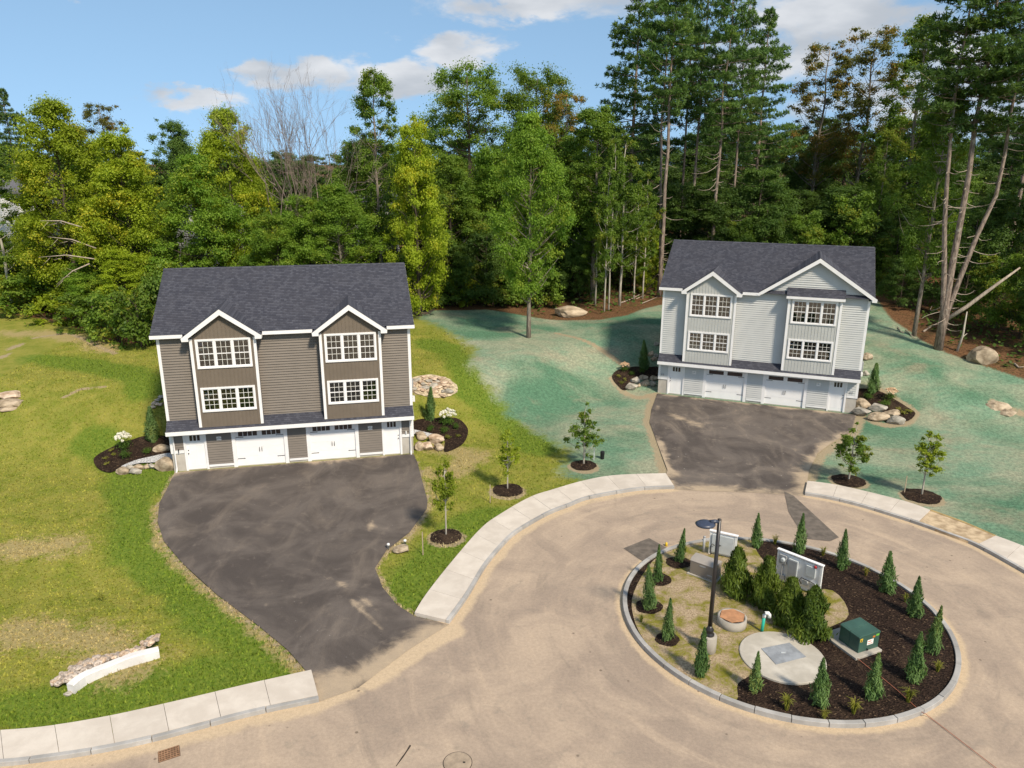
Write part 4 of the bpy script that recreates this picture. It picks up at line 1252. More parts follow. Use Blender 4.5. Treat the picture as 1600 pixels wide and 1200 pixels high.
def pine(h, base, width, seed, r0=.3, forks=((0, 0),), dead=0, dens=1.0, needle=.5, plume=1.0, longdead=1.0):
    """white pine: bare straight trunk(s) below, tiers of level plumes above, dead stubs on the trunk"""
    rg = np.random.default_rng(seed); tr = MB(); pos, dirs, siz, nrm = [], [], [], []
    deadm = MB()
    for fi, (fx, fz) in enumerate(forks):
        n = 10; wob = rg.normal(size=(n, 2)) * .14
        spine = []
        for i in range(n):
            t = i / (n - 1); spread = fx * sstep(0.02, .55, t) if fx else 0
            spine.append(Vector((wob[i, 0] * t + spread, wob[i, 1] * t + fz * t, h * (1 - .06 * fi) * t - (.5 if i == 0 else 0))))
        rr = r0 * (1 if fi == 0 else .75)
        tr.tube(spine, [rr * 1.3] + [rr * (1 - .92 * i / (n - 1)) + .02 for i in range(1, n)], 9)
        hh = spine[-1].z
        def at(z):
            t = max(0, min(.999, z / hh)) * (n - 1); i = int(t); return spine[i].lerp(spine[i + 1], t - i)
        z = base + rg.random() * .6
        while z < hh:
            t = (z - base) / (hh - base)
            L = width / 2 * ((.38 + .62 * min(1, t / .3)) if t < .3 else (1 - ((t - .3) / .7) ** 1.25 * .92)) * (1 / math.sqrt(len(forks)) + .15)
            nb = rg.integers(3, 6); a0 = rg.uniform(0, 6.28)
            for j in range(nb):
                if rg.random() < .16: continue
                an = a0 + j * 6.283 / nb + rg.normal() * .25; l = L * rg.uniform(.55, 1.15) + .25
                up = rg.uniform(-.05, .32) + .5 * max(0, t - .6)
                s = at(z); e = s + Vector((math.cos(an) * l, math.sin(an) * l, l * up))
                bp = limb(tr, s, e, max(.015, rr * .22 * (1 - t * .6)), .01, rg, .04, 3, 3)
                m = int(max(5, l * 8.5 * dens))
                for q in range(m):
                    f = .28 + .72 * (q + rg.random()) / m; p = s.lerp(e, f)
                    side = rg.normal() * .36 * l * (1.15 - f) * plume
                    p = p + Vector((-math.sin(an) * side, math.cos(an) * side, rg.normal() * .10 + .10))
                    k = 9
                    d = ball(k, rg) * .75 + np.array([math.cos(an) * .6, math.sin(an) * .6, .45])
                    d /= np.linalg.norm(d, axis=1, keepdims=True)
                    pos.append(np.array(p) + d * needle * .42); dirs.append(d); siz.append(np.full(k, needle) * rg.uniform(.7, 1.2, k))
                    nrm.append(rg.normal(size=(k, 3)) + np.array([0, 0, .9]))
            z += rg.uniform(.5, .95) * (1.15 - .35 * t)
        for q in range(dead):
            z = rg.uniform(.12, 1.05) * base; an = rg.uniform(0, 6.28); s = at(z); l = rg.uniform(.5, 2.6) * (longdead if rg.random() < .5 else .45)
            e = s + Vector((math.cos(an) * l, math.sin(an) * l, -l * rg.uniform(-.1, .25)))
            limb(deadm, s, e, .035, .008, rg, .08, 4, 4)
    pos = np.concatenate(pos); dirs = np.concatenate(dirs); siz = np.concatenate(siz); nrm = np.concatenate(nrm)
    lv = leaf_quads(pos, nrm, siz, .20, rg, droop=dirs)
    return tr.mesh('trunk', 'bark_pine', True), quads_mesh('crown', lv, 'needle_pine'), (deadm.mesh('dead_branches', 'dead_wood') if dead else None)


def bare_tree(h, width, seed):
    rg = np.random.default_rng(seed); mb = MB()
    def grow(p, d, l, r, lev):
        bend = Vector(rg.normal(size=3)) * l * .09; e = p + d * l
        mb.tube([p, p.lerp(e, .35) + bend, p.lerp(e, .7) + bend * .6, e], [r, r * .86, r * .74, r * .6], 5 if lev < 2 else 3, cap=False)
        if lev >= 6 or l < .28: return
        nb = 3 if lev < 4 else 2 + (rg.random() < .5)
        for i in range(nb):
            dd = (d + Vector(rg.normal(size=3)) * (.36 if lev else .26) + Vector((0, 0, .20))).normalized()
            grow(p.lerp(e, rg.uniform(.45, 1.0)), dd, l * rg.uniform(.52, .80), r * .58, lev + 1)
    for i in range(4):
        an = i * 1.57 + rg.random(); d = Vector((math.cos(an) * .22, math.sin(an) * .22, 1)).normalized()
        grow(Vector((math.cos(an) * .15, math.sin(an) * .15, -.3)), d, h * .40, .10, 0)
    return mb.mesh('trunk', 'bark_twig')


def cone_shrub(h, w, n, seed, mat, leaf=.13, aspect=.35, squash=1.0, taper=.85, stem=True, rough=.0):
    """dense upright shrub: pointed sprays over a tapering body"""
    rg = np.random.default_rng(seed)
    t = rg.random(n) ** .8; an = rg.uniform(0, 6.283, n)
    prof = np.where(t < .18, .72 + .28 * t / .18, 1 - ((t - .18) / .82) ** 1.15 * taper)
    lump = 1 + rough * rg.normal(size=n) * .5 + (.16 + rough * .5) * np.sin(an * 3 + t * 9 + seed) + .10 * np.sin(an * 5 - t * 17)
    r = w / 2 * prof * lump * (0.35 + .55 * rg.random(n) ** .6) * .86
    p = np.stack([np.cos(an) * r, np.sin(an) * r, t * h * .97 + .02], 1)
    d = np.stack([np.cos(an) * .55, np.sin(an) * .55, np.full(n, .95)], 1) + rg.normal(size=(n, 3)) * .25
    nm = np.stack([np.cos(an), np.sin(an), np.full(n, .35)], 1) + rg.normal(size=(n, 3)) * .5
    return quads_mesh('foliage', leaf_quads(p, nm, leaf * (.5 + .9 * rg.random(n)) * (1.15 - .5 * t), aspect, rg, droop=d), mat)


def round_shrub(w, h, n, seed, mat, leaf=.07, lobes=7):
    rg = np.random.default_rng(seed); C, R = [], []
    for i in range(lobes):
        a = rg.uniform(0, 6.28); q = rg.random() ** .5 * .28
        C.append((math.cos(a) * w * q, math.sin(a) * w * q, h * rg.uniform(.35, .68))); R.append(w * rg.uniform(.24, .34))
    C.append((0, 0, h * .45)); R.append(w * .36)
    v = clump_leaves(C, R, n // (lobes + 1), leaf, rg, flat=h / w)
    v[:, 2] = np.maximum(v[:, 2], .01)
    return quads_mesh('foliage', v, mat)


def tuft_mesh(n, h, seed, mat='leaf_tuft', spread=.6):
    rg = np.random.default_rng(seed); V = []
    for i in range(n):
        a = rg.uniform(0, 6.28); l = h * rg.uniform(.6, 1.2); o = np.array([math.cos(a), math.sin(a), 0]); s = np.array([-math.sin(a), math.cos(a), 0]) * .012
        b = o * rg.uniform(0, .05); k = rg.uniform(.3, 1) * spread
        m = b + o * l * .35 * k + np.array([0, 0, l * .75]); e = b + o * l * .95 * k + np.array([0, 0, l * (.9 - .4 * k)])
        V += [b - s, b + s, m + s * .9, m - s * .9, m - s * .9, m + s * .9, e + s * .15, e - s * .15]
    return quads_mesh('blades', np.array(V), mat)


def stone_mesh(seed, mat, cuts=15, sub=3):
    rg = np.random.default_rng(seed); bm = bmesh.new(); bmesh.ops.create_icosphere(bm, subdivisions=sub, radius=1)
    pl = [(Vector(d).normalized(), rg.uniform(.48, .84)) for d in ball(cuts, rg)]
    for v in bm.verts:
        for d, k in pl:
            q = v.co.dot(d)
            if q > k: v.co -= d * (q - k)
        v.co += Vector(rg.normal(size=3)) * .014
    me = bpy.data.meshes.new('stone'); bm.to_mesh(me); bm.free(); me.materials.append(MATS[mat])
    xs = np.array([v.co for v in me.vertices]); lo, hi = xs.min(0), xs.max(0)
    me.vertices.foreach_set('co', ((xs - (lo + hi) / 2) / (hi - lo)).astype(np.float32).ravel())   # unit box
    me.update(); return me


STONES = {m: [stone_mesh(i * 7 + j, m) for i in range(5)] for j, m in enumerate(('stone_tan', 'stone_grey', 'stone_pink', 'riprap_stone'))}


def put_tree(name, label, tm, px, py_base, Y, top_py, wpx, h0, w0, rz=None, group=None, cat='tree', sink=.0):
    """a tree whose foot stands at depth Y on the terrain; scaled so that its top and width match"""
    a = at_depth(px, py_base, Y); x = a.x; z = tz(x, Y) - sink
    top = at_depth(px, top_py, Y).z
    sz = max(.2, (top - z)) / h0
    d = raydir(px, top_py); sw = (wpx * (Y / d[1]) / F_PX) / w0 if wpx else sz
    r = thing(name, label, cat, (x, Y, z), random.uniform(0, 6.28) if rz is None else rz, group, (sw, sw, sz))
    link('trunk', tm[0], r)
    if tm[1] is not None: link('crown', tm[1], r)
    if len(tm) > 2 and tm[2] is not None: link('dead_branches', tm[2], r)['kind'] = 'stuff'
    return r


# prototypes (height, width as built)
T_MAPLE = broadleaf(17, 3.6, 8.0, 233, 379, 0.170, 'leaf_fresh', 'bark_grey', 3, .24, bottom=.4, top=.2)
T_VINE = broadleaf(17, .8, 9.0, 233, 417, 0.180, 'leaf_yellowgreen', 'bark_dark', 4, .26, bottom=.75, top=.15)
T_VINE2 = broadleaf(15, .8, 7.0, 202, 406, 0.180, 'leaf_yellowgreen', 'bark_dark', 14, .24, bottom=.8, top=.3)
T_GREEN = broadleaf(16, 1.0, 8.5, 218, 406, 0.180, 'leaf_fresh', 'bark_dark', 5, .25, bottom=.7, top=.25)
T_MID = broadleaf(16, 1.2, 8.0, 202, 379, 0.180, 'leaf_mid', 'bark_dark', 6, .25, bottom=.65, top=.3)
T_TALL = broadleaf(20, 5.0, 6.5, 163, 304, 0.170, 'leaf_mid', 'bark_grey', 7, .22, bottom=.45, top=.35, gappy=.12)
T_OAK = broadleaf(21, 5.0, 11, 218, 356, 0.190, 'leaf_mid', 'bark_dark', 8, .34, bottom=.55, top=.5, gappy=.12)
T_RUST = broadleaf(22, 8.0, 7.5, 147, 214, 0.170, 'leaf_rust', 'bark_grey', 9, .22, bottom=.5, top=.45, gappy=.15, rmul=.85)
T_DARK = broadleaf(18, .8, 9.0, 187, 356, 0.210, 'leaf_dark', 'bark_dark', 10, .28, bottom=.75, top=.3)
T_SLIM = broadleaf(14, 3.5, 4.2, 96, 227, 0.160, 'leaf_mid', 'bark_pale', 12, .11, bottom=.6, top=.3, gappy=.15)
T_UNDER = broadleaf(7, .9, 5.2, 93, 278, 0.150, 'leaf_mid', 'bark_dark', 13, .08, bottom=.85, top=.35, rmul=.95)
T_UNDERD = broadleaf(8, .5, 6.0, 108, 304, 0.160, 'leaf_dark', 'bark_dark', 15, .09, bottom=.9, top=.35)
T_BUSH = broadleaf(3.2, .1, 4.0, 46, 130, .22, 'leaf_mid', 'bark_dark', 16, .06, bottom=.95, top=.5, rmul=1.2)
T_BUSHY = broadleaf(2.6, .1, 4.0, 44, 130, .20, 'leaf_yellowgreen', 'bark_dark', 17, .06, bottom=.95, top=.5, rmul=1.2)
P_A = pine(30, 15, 9.0, 21, .25, dead=55, dens=.95, longdead=1.6)
P_B = pine(31, 16.5, 9.5, 22, .27, forks=((0, 0), (1.3, .4)), dead=34, dens=1.0)
P_C = pine(28, 6, 11, 23, .32, dead=10, dens=1.25)
P_TRI = pine(32, 17, 12, 24, .29, forks=((0, 0), (-1.7, .3), (2.6, -.3)), dead=34, dens=1.0)
BARE = bare_tree(17, 8, 31)

# trees that can be told apart: name, label, prototype, foot px, foot py, depth, top py, width px
TREES = [
    ('pine_tree', 'dark pine top at the far left edge behind the yellow-green trees', P_C, (28, 11), 5, 420, 100, 122, 95),
    ('pine_tree', 'second dark pine from the left edge, behind the yellow-green trees', P_C, (28, 11), 52, 420, 98, 143, 80),
    ('broadleaf_tree', 'olive leafy tree at the left edge above the white house wall', T_MID, (16, 8), 0, 470, 80, 185, 120),
    ('vine_covered_tree', 'big yellow-green tree with a pointed top on the left', T_VINE, (17, 9), 130, 500, 66, 145, 165),
    ('vine_covered_tree', 'yellow-green tree leaning close to the brown house roof corner', T_VINE2, (15, 7), 222, 510, 64, 198, 125),
    ('sparse_tree', 'thin brownish half-bare tree behind the yellow-green trees', T_RUST, (22, 7.5), 195, 450, 88, 148, 85),
    ('broadleaf_tree', 'dark distant tree in the gap left of the brown roof', T_DARK, (18, 9), 297, 450, 100, 182, 85),
    ('broadleaf_tree', 'bright green tree with two rounded tops behind the brown roof', T_VINE, (17, 9), 378, 470, 68, 160, 135),
    ('broadleaf_tree', 'broad green tree behind the left half of the brown roof', T_GREEN, (16, 8.5), 325, 480, 65, 232, 140),
    ('bare_tree', 'leafless grey tree with fine upright twigs behind the brown roof', (BARE, None), (16.6, 8), 480, 460, 67, 104, 140),
    ('broadleaf_tree', 'small fresh green tree before the leafless tree', T_MAPLE, (17, 8), 535, 470, 63, 280, 120),
    ('broadleaf_tree', 'low leafy tree rising over the middle of the brown roof', T_GREEN, (16, 8.5), 440, 470, 62, 330, 110),
    ('tall_tree', 'tall slender tree with an open crown right of the leafless tree', T_TALL, (20, 6.5), 597, 460, 70, 92, 105),
    ('vine_covered_tree', 'narrow tree draped in hanging green vines above the roof end', T_VINE2, (15, 7), 655, 470, 65, 178, 95),
    ('oak_tree', 'large dark tree crown against the clouds left of centre', T_OAK, (21, 11), 735, 450, 82, 92, 170),
    ('oak_tree', 'dark tree crown just left of the tall pines', T_OAK, (21, 11), 835, 450, 84, 96, 150),
    ('sparse_tree', 'tree with rusty tinted leaves high between dark crowns', T_RUST, (22, 7.5), 880, 450, 80, 130, 95),
    ('maple_tree', 'bright green tree with a straight trunk standing alone on the teal slope', T_MAPLE, (17, 8), 826, 527, None, 162, 118),
    ('slim_tree', 'grey-green slender tree left of the tall pine trunks', T_TALL, (20, 6.5), 925, 480, 72, 150, 120),
    ('slim_tree', 'slender leaning tree beside the boulder', T_SLIM, (14, 4.2), 968, 478, 70, 200, 75),
    ('broadleaf_tree', 'mid-green tree right of the vine-draped tree, below the dark crown', T_MID, (16, 8), 706, 460, 73, 235, 115),
    ('broadleaf_tree', 'fresh green tree left behind the lone tree on the slope', T_GREEN, (16, 8.5), 768, 460, 75, 225, 110),
    ('broadleaf_tree', 'mid-green tree right behind the lone tree on the slope', T_MID, (16, 8), 893, 460, 76, 205, 105),
    ('broadleaf_tree', 'green tree filling the foot of the leafless tree', T_GREEN, (16, 8.5), 487, 460, 64, 300, 110),
    ('broadleaf_tree', 'mid-green tree between the leafless and the tall slender tree', T_MID, (16, 8), 568, 460, 74, 225, 105),
    ('broadleaf_tree', 'green tree filling the gap left of the brown roof ridge', T_GREEN, (16, 8.5), 240, 470, 70, 245, 70),
    ('vine_covered_tree', 'lower yellow-green tree between the left edge and the pointed tree', T_VINE2, (15, 7), 84, 470, 67.5, 250, 66),
    ('broadleaf_tree', 'green tree between the two big yellow-green trees', T_GREEN, (16, 8.5), 176, 470, 71, 225, 100),
    ('pine_tree', 'tall pine with paired trunks left of the grey roof', P_B, (31, 9.5), 1030, 458, 74, -95, 135),
    ('pine_tree', 'tall pine whose crown reaches farthest left into the sky', P_C, (28, 11), 978, 455, 84, -25, 165),
    ('pine_tree', 'straight pine second from the left above the grey roof', P_A, (30, 9.0), 1074, 450, 80, -70, 105),
    ('pine_tree', 'pine with many long dead side branches above the grey roof', P_A, (30, 9.0), 1108, 450, 76, -30, 120),
    ('pine_tree', 'dark pine filling the wood behind the dead branches', P_C, (28, 11), 1165, 450, 86, 20, 120),
    ('pine_tree', 'slim pine with dead twigs just right of the long dead branches', P_A, (30, 9.0), 1134, 450, 80, 5, 95),
    ('pine_tree', 'slim pine rising between the paired trunks and the straight pine', P_A, (30, 9.0), 1056, 450, 86, -40, 95),
    ('sparse_tree', 'thin half-bare tree with orange-brown leaves in the sky gap', T_RUST, (22, 7.5), 1252, 450, 90, 48, 120),
    ('sparse_tree', 'rusty brown topped tree right of the sky gap', T_RUST, (22, 7.5), 1318, 450, 88, 22, 130),
    ('tall_tree', 'green leafy tall tree right of the rusty trees', T_TALL, (20, 6.5), 1392, 450, 80, 8, 135),
    ('slim_tree', 'pale crooked slim trunk standing right of the grey house', T_TALL, (20, 6.5), 1428, 524, None, 120, 100),
    ('pine_tree', 'huge pine with three spreading trunks right of the grey house', P_TRI, (32, 12), 1466, 545, None, -130, 270),
    ('pine_tree', 'tall pine at the right edge behind the three-trunked pine', P_A, (30, 9.0), 1556, 500, 72, -60, 150),
    ('pine_tree', 'dense green pine cut by the right edge of the picture', P_C, (28, 11), 1612, 540, 62, -60, 200),
    ('tall_tree', 'thin dark trunk rising behind the right end of the grey roof', T_TALL, (20, 6.5), 1358, 440, 76, 190, 60),
]
for nm, lb, tm, (h0, w0), px, pyb, Y, tp, wp in TREES:
    if Y is None: Y = P(px, pyb).y
    put_tree(nm, lb, tm, px, pyb, Y, tp, wp, h0, w0, rz=(0.12 if tm is P_TRI else None))
for i, (px, py, tp) in enumerate(((944, 486, 250), (951, 484, 205), (990, 470, 300), (1004, 466, 260), (930, 478, 300))):
    put_tree('birch_sapling', ('thin pale sapling second from the boulder', 'thickest pale sapling, third from the boulder', 'pale sapling fourth from the boulder', 'pale sapling nearest the big paired pine trunks', 'thin pale sapling nearest the boulder')[i] + ', on leaf litter', T_SLIM, px, py, P(px, py).y, tp, 48, 14, 4.2, group='pale saplings left of the grey house')
# dense wood behind: trees nobody can tell apart
g1 = 'dark trees deep in the wood'
for i, px in enumerate(range(-120, 1760, 62)):
    right = px > 880
    Y = random.uniform(92, 112); tp = random.uniform(205, 265) if not right else random.uniform(150, 235)
    if 180 < px < 330: tp = random.uniform(240, 275)
    put_tree('wood_tree', 'dark tree among the dense wood behind the front trees', T_DARK, px + random.uniform(-15, 15), 440, Y, tp, random.uniform(95, 130), 18, 9, group=g1)
for i, px in enumerate(range(-80, 1720, 70)):
    Y = random.uniform(76, 84)
    if px < 860: tm, tp = (T_MID if i % 2 else T_DARK), random.uniform(285, 345)
    else: tm, tp = T_DARK, random.uniform(265, 330)
    put_tree('wood_tree', 'dark tree among the dense wood behind the front trees', tm, px + random.uniform(-20, 20), 440, Y, tp, random.uniform(85, 120), 16, 8, group=g1)
for i, px in enumerate(range(-150, 1800, 55)):
    put_tree('wood_tree', 'dark tree among the dense wood behind the front trees', T_DARK, px + random.uniform(-18, 18), 430, random.uniform(122, 140), random.uniform(212, 240) if px < 900 else random.uniform(185, 225), random.uniform(80, 105), 18, 9, group=g1)
put_tree('slim_tree', 'sparse olive tree screening the white house at the left edge', T_SLIM, 20, 478, 66.5, 205, 90, 14, 4.2)
# understorey
g2 = 'small trees under the wood edge'
UL = {(700, 470): 'small dark tree right of the vine-draped tree at the wood edge', (760, 470): 'small dark tree just left of the lone green tree', (905, 470): 'small dark tree behind the long flat boulder', (985, 455): 'small leafy tree behind the pale saplings',
      (1010, 440): 'small yellow-green tree against the paired pine trunks', (1190, 430): 'dark small tree over the middle of the grey roof', (1250, 430): 'leafy small tree over the grey roof, below the sky gap', (1320, 430): 'broad leafy small tree over the right half of the grey roof',
      (1390, 470): 'leafy small tree just right of the grey roof end', (1405, 480): 'low dark tree between grey house and pale crooked trunk', (1500, 500): 'small dark tree behind the three-trunked pine', (1545, 520): 'leafy small tree above the angular boulder',
      (1590, 540): 'leafy small tree at the right edge under the pines', (1530, 500): 'taller dark tree behind the leaning dead trunk', (1640, 560): 'dark small tree cut by the right edge of the picture', (1150, 430): 'leafy small tree below the dead pine branches over the grey roof'}
for px, py, Y, tp, wp, tm in ((700, 470, 70, 380, 95, T_UNDERD), (760, 470, 70, 360, 90, T_UNDERD), (905, 470, 73, 360, 70, T_UNDERD), (985, 455, 78, 330, 70, T_UNDER), (1010, 440, 76, 345, 45, T_VINE2),
                              (1190, 430, 76, 318, 90, T_UNDERD), (1250, 430, 74, 330, 80, T_UNDER), (1320, 430, 74, 300, 100, T_UNDER), (1390, 470, 72, 360, 85, T_UNDER), (1405, 480, 66, 400, 60, T_UNDERD),
                              (1500, 500, 64, 330, 110, T_UNDERD), (1545, 520, 60, 400, 100, T_UNDER), (1590, 540, 57, 380, 110, T_UNDER), (1530, 500, 68, 300, 130, T_UNDERD), (1640, 560, 54, 380, 120, T_UNDERD), (1150, 430, 74, 340, 70, T_UNDER)):
    put_tree('understorey_tree', UL[(px, py)], tm, px, py, Y, tp, wp, {id(T_UNDER): 7, id(T_UNDERD): 8, id(T_VINE2): 15}[id(tm)], {id(T_UNDER): 5.2, id(T_UNDERD): 6, id(T_VINE2): 7}[id(tm)], group=g2)
g3 = 'bushes along the lawn edge'
BL_ = ['green bush beyond the left edge of the lawn', 'yellow-green bush at the left edge of the lawn', 'green bush second from the left edge of the lawn', 'yellow-green low bush in the middle of the left lawn edge', 'green bush right of the low yellow-green one', 'green bush third before the brown house corner',
       'tall green bush second before the brown house corner', 'tall green bush touching the brown house roof corner', 'higher bush behind the left lawn edge', 'higher bush under the big yellow-green tree', 'low bush right behind the brown house corner', 'low bush second right of the brown house at the teal edge',
       'yellow-green low bush at the teal edge', 'low bush left behind the lone green tree', 'low bush right behind the lone green tree', 'low bush left of the long flat boulder', 'bush behind the left end of the brown roof', 'bush behind the left gable of the brown roof', 'bush behind the middle of the brown roof',
       'bush behind the right gable of the brown roof', 'bush behind the right end of the brown roof', 'tall fresh green bush between big yellow-green tree and roof', 'tall yellow-green bush beside the brown roof edge', 'broad yellow-green bush behind the left lawn', 'broad green bush at the far left behind the lawn']
for i, (px, py, wp, hp, tm) in enumerate(((-70, 478, 110, 70, T_BUSH), (-5, 480, 100, 55, T_BUSHY), (55, 490, 100, 60, T_BUSH), (110, 505, 95, 52, T_BUSHY), (150, 518, 90, 60, T_BUSH), (185, 535, 80, 75, T_BUSH), (222, 545, 80, 95, T_BUSH), (252, 540, 70, 110, T_BUSH),
                                          (30, 470, 120, 85, T_BUSH), (95, 480, 110, 90, T_BUSH), (650, 480, 70, 55, T_BUSH), (690, 478, 60, 45, T_BUSH), (722, 476, 60, 48, T_BUSHY), (770, 478, 70, 50, T_BUSH), (805, 478, 70, 60, T_BUSH), (848, 480, 60, 55, T_BUSH),
                                          (300, 500, 90, 80, T_BUSH), (380, 490, 90, 75, T_BUSH), (460, 486, 90, 70, T_BUSH), (540, 484, 90, 70, T_BUSH), (610, 482, 90, 75, T_BUSH), (165, 500, 100, 110, T_GREEN), (205, 510, 80, 120, T_VINE2), (60, 462, 120, 120, T_VINE), (-40, 470, 140, 130, T_GREEN))):
    q = P(px, py); h0, w0 = {id(T_BUSH): (3.2, 4), id(T_BUSHY): (2.6, 4), id(T_GREEN): (16, 8.5), id(T_VINE2): (15, 7), id(T_VINE): (17, 9)}[id(tm)]
    put_tree('bush', BL_[i], tm, px, py, q.y + .5, py - hp, wp, h0, w0, group=g3, cat='bush')


# undergrowth carpet in the wood, one mass
def undergrowth():
    n = 16000; x = rng.uniform(-75, 75, n); y = rng.uniform(50, 105, n)
    sd = signed(x, y, FORESTPOLY); keep = (sd > .8) & (rng.random(n) < np.clip(sd / 6, .12, 1)); x, y = x[keep], y[keep]
    n = len(x); k = 5
    x = np.repeat(x, k) + rng.normal(size=n * k) * .35; y = np.repeat(y, k) + rng.normal(size=n * k) * .35
    z = terrain(x, y) + rng.random(n * k) ** 1.5 * .9
    v = leaf_quads(np.stack([x, y, z], 1), rng.normal(size=(n * k, 3)) * .5 + np.array([0, 0, 1.]), .35 * (.5 + rng.random(n * k)), .6)
    o = link('undergrowth', quads_mesh('undergrowth', v, 'leaf_dark')); o['kind'] = 'stuff'; o['label'] = 'low dark leafy undergrowth covering the floor of the wood'


undergrowth()


# grass blades over the lawn, one mass
def lawn_blades():
    n = 200000; x = rng.uniform(-34, 8, n); y = 16.5 + 45 * rng.random(n) ** 1.5
    z_ = zones(x, y); ok = (z_['hydro'] < .45) & (z_['forest'] < .4) & ~in_poly(x, y, ROADPOLY)
    for poly in (BDRIVE, WDRIVE, SW_MID_OUT + SW_MID_IN[::-1], SW_L_OUT + SW_L_IN[::-1]): ok &= ~in_poly(x, y, poly)
    ca, sa = math.cos(-.22008), math.sin(-.22008)
    u = (x + 12.19) * ca - (y - 39.83) * sa; v = (x + 12.19) * sa + (y - 39.83) * ca
    ok &= ~((abs(u) < 6.7) & (v > -.1) & (v < 9.6))
    for poly in BEDS: ok &= ~in_poly(x, y, poly)
    x, y = x[ok], y[ok]; n = len(x); z = terrain(x, y) - .035
    zz = zones(x, y)
    h = (.045 + .065 * rng.random(n)) * (.8 + .35 * zz['lush']); a = rng.uniform(0, 6.283, n); l = rng.normal(size=(n, 2)) * .03
    w = .022 + .02 * rng.random(n); weed = rng.random(n) < .035; h = np.where(weed, h * 1.7, h); w = np.where(weed, w * 1.7, w)
    p0 = np.stack([x - np.cos(a) * w, y - np.sin(a) * w, z], 1); p1 = np.stack([x + np.cos(a) * w, y + np.sin(a) * w, z], 1); p2 = np.stack([x + l[:, 0], y + l[:, 1], z + h], 1)
    V = np.stack([p0, p1, p2], 1).reshape(-1, 3)
    me = mesh_np('grass', V, np.arange(len(V)), 3, 'grass_blades')
    for k, q in zz.items(): set_attr(me, k, np.repeat(q, 3))
    o = link('grass', me); o['kind'] = 'stuff'; o['label'] = 'short patchy lawn grass around the brown house'


def crop(ox, oy, s): return lambda pts: [(ox + a / s, oy + b / s) for a, b in pts]


c_bl = crop(140, 600, 8); c_br = crop(630, 580, 9.23); c_wl = crop(940, 520, 10); c_wr = crop(1180, 540, 6.154)
BEDS = [smooth_line(W2(f(p)), 4, True) for f, p in (
    (c_bl, [(50, 970), (100, 890), (330, 770), (560, 690), (700, 655), (960, 660), (1010, 800), (1010, 900), (760, 930), (560, 980), (420, 1040), (320, 1090), (240, 1110), (120, 1070)]),
    (c_br, [(150, 730), (300, 690), (480, 680), (760, 680), (900, 780), (935, 900), (840, 1070), (600, 1165), (588, 970), (300, 890), (150, 850)]),
    (c_wl, [(165, 690), (240, 590), (420, 550), (560, 530), (860, 530), (890, 620), (870, 700), (620, 720), (520, 790), (370, 900), (250, 820)]),
    (c_wr, [(985, 420), (1190, 440), (1340, 520), (1470, 600), (1540, 660), (1440, 730), (1260, 660), (1110, 580), (975, 530)]))]
lawn_blades()
for b in BEDS: struct(drape('mulch_bed', b, 0.03, 'bark_mulch', 0.35, crown=.05))
# pale worn rim round the beds of the grey house
struct(drape('gravel_strip', smooth_line(W2(c_bl([(400, 1045), (560, 975), (760, 925), (1000, 880), (1040, 940), (1030, 985), (900, 990), (760, 1000), (600, 1010), (440, 1060)])), 3, True), 0.09, 'crushed_gravel', 0.3))
struct(drape('gravel_strip', W2(c_br([(150, 860), (300, 892), (450, 930), (585, 965), (585, 1000), (450, 985), (300, 950), (150, 925)])), 0.10, 'crushed_gravel', 0.3))


# ------------------------------------------------------------------ stones and stone walls
def stones(name, label, cat, conv, lst, mat, depth=.7, lift=.30):
    """lst: x, y, w, h in the zoomed crop; each stone is set into the ground"""
    f, s = conv; pts = f([(a, b) for a, b, _, _ in lst])
    base = P(*pts[0]); root = thing(name, label, cat, base)
    for i, ((px, py), (_, _, w, h)) in enumerate(zip(pts, lst)):
        q = P(px, py + h / s * .35); dist = math.hypot(q.x, q.y, q.z - CAM_H); W_ = w / s * dist / F_PX * (.94 if s == 1 else 1.04); H_ = h / s * dist / F_PX * (1.0 if s == 1 else 1.15)
        mats = mat if isinstance(mat, tuple) else (mat,)
        o = link('stone', random.choice(STONES[mats[i % len(mats)]]), root, q - base + Vector((0, W_ * depth * .4, H_ * lift)), random.uniform(-.25, .25), (W_, W_ * depth, H_))
    return root


stones('stone_wall', 'low wall of rounded tan stones at the left foot of the brown house', 'stone wall', (c_bl, 8), [(395, 1100, 140, 80), (490, 1055, 100, 60), (590, 1050, 110, 55), (555, 1105, 150, 70), (690, 1045, 90, 60), (770, 1045, 110, 60), (925, 1030, 235, 150)], ('stone_tan', 'stone_grey'))
tag(link('flat_stone', STONES['stone_tan'][1], None, P(*c_bl([(880, 850)])[0]) + Vector((0, .2, .15)), .2, (1.05, .6, .5)), 'tan slab stone behind the low wall left of the brown house', 'stone')
stones('stone_wall', 'squared retaining wall of tan blocks right of the brown house', 'stone wall', (c_br, 9.23), [(250, 960, 200, 110), (475, 1010, 225, 145), (225, 1095, 150, 130), (335, 1105, 190, 130), (510, 1115, 150, 100)], ('stone_tan', 'stone_pink'), .8)
stones('stone_wall', 'heap of rounded tan stones at the left corner of the grey house', 'stone wall', (c_wl, 10), [(660, 710, 150, 85), (530, 755, 150, 110), (680, 800, 155, 105), (475, 865, 210, 125), (815, 720, 125, 85), (805, 810, 115, 95), (575, 830, 80, 60)], ('stone_tan', 'stone_grey'))
stones('stone_wall', 'two-course wall of pale boulders right of the grey house', 'stone wall', (c_wr, 6.154), [(1035, 655, 160, 80), (1205, 700, 185, 80), (1370, 730, 145, 80), (1040, 580, 145, 95), (1195, 625, 175, 90), (1330, 665, 150, 62)], ('stone_grey', 'stone_tan'), .6)
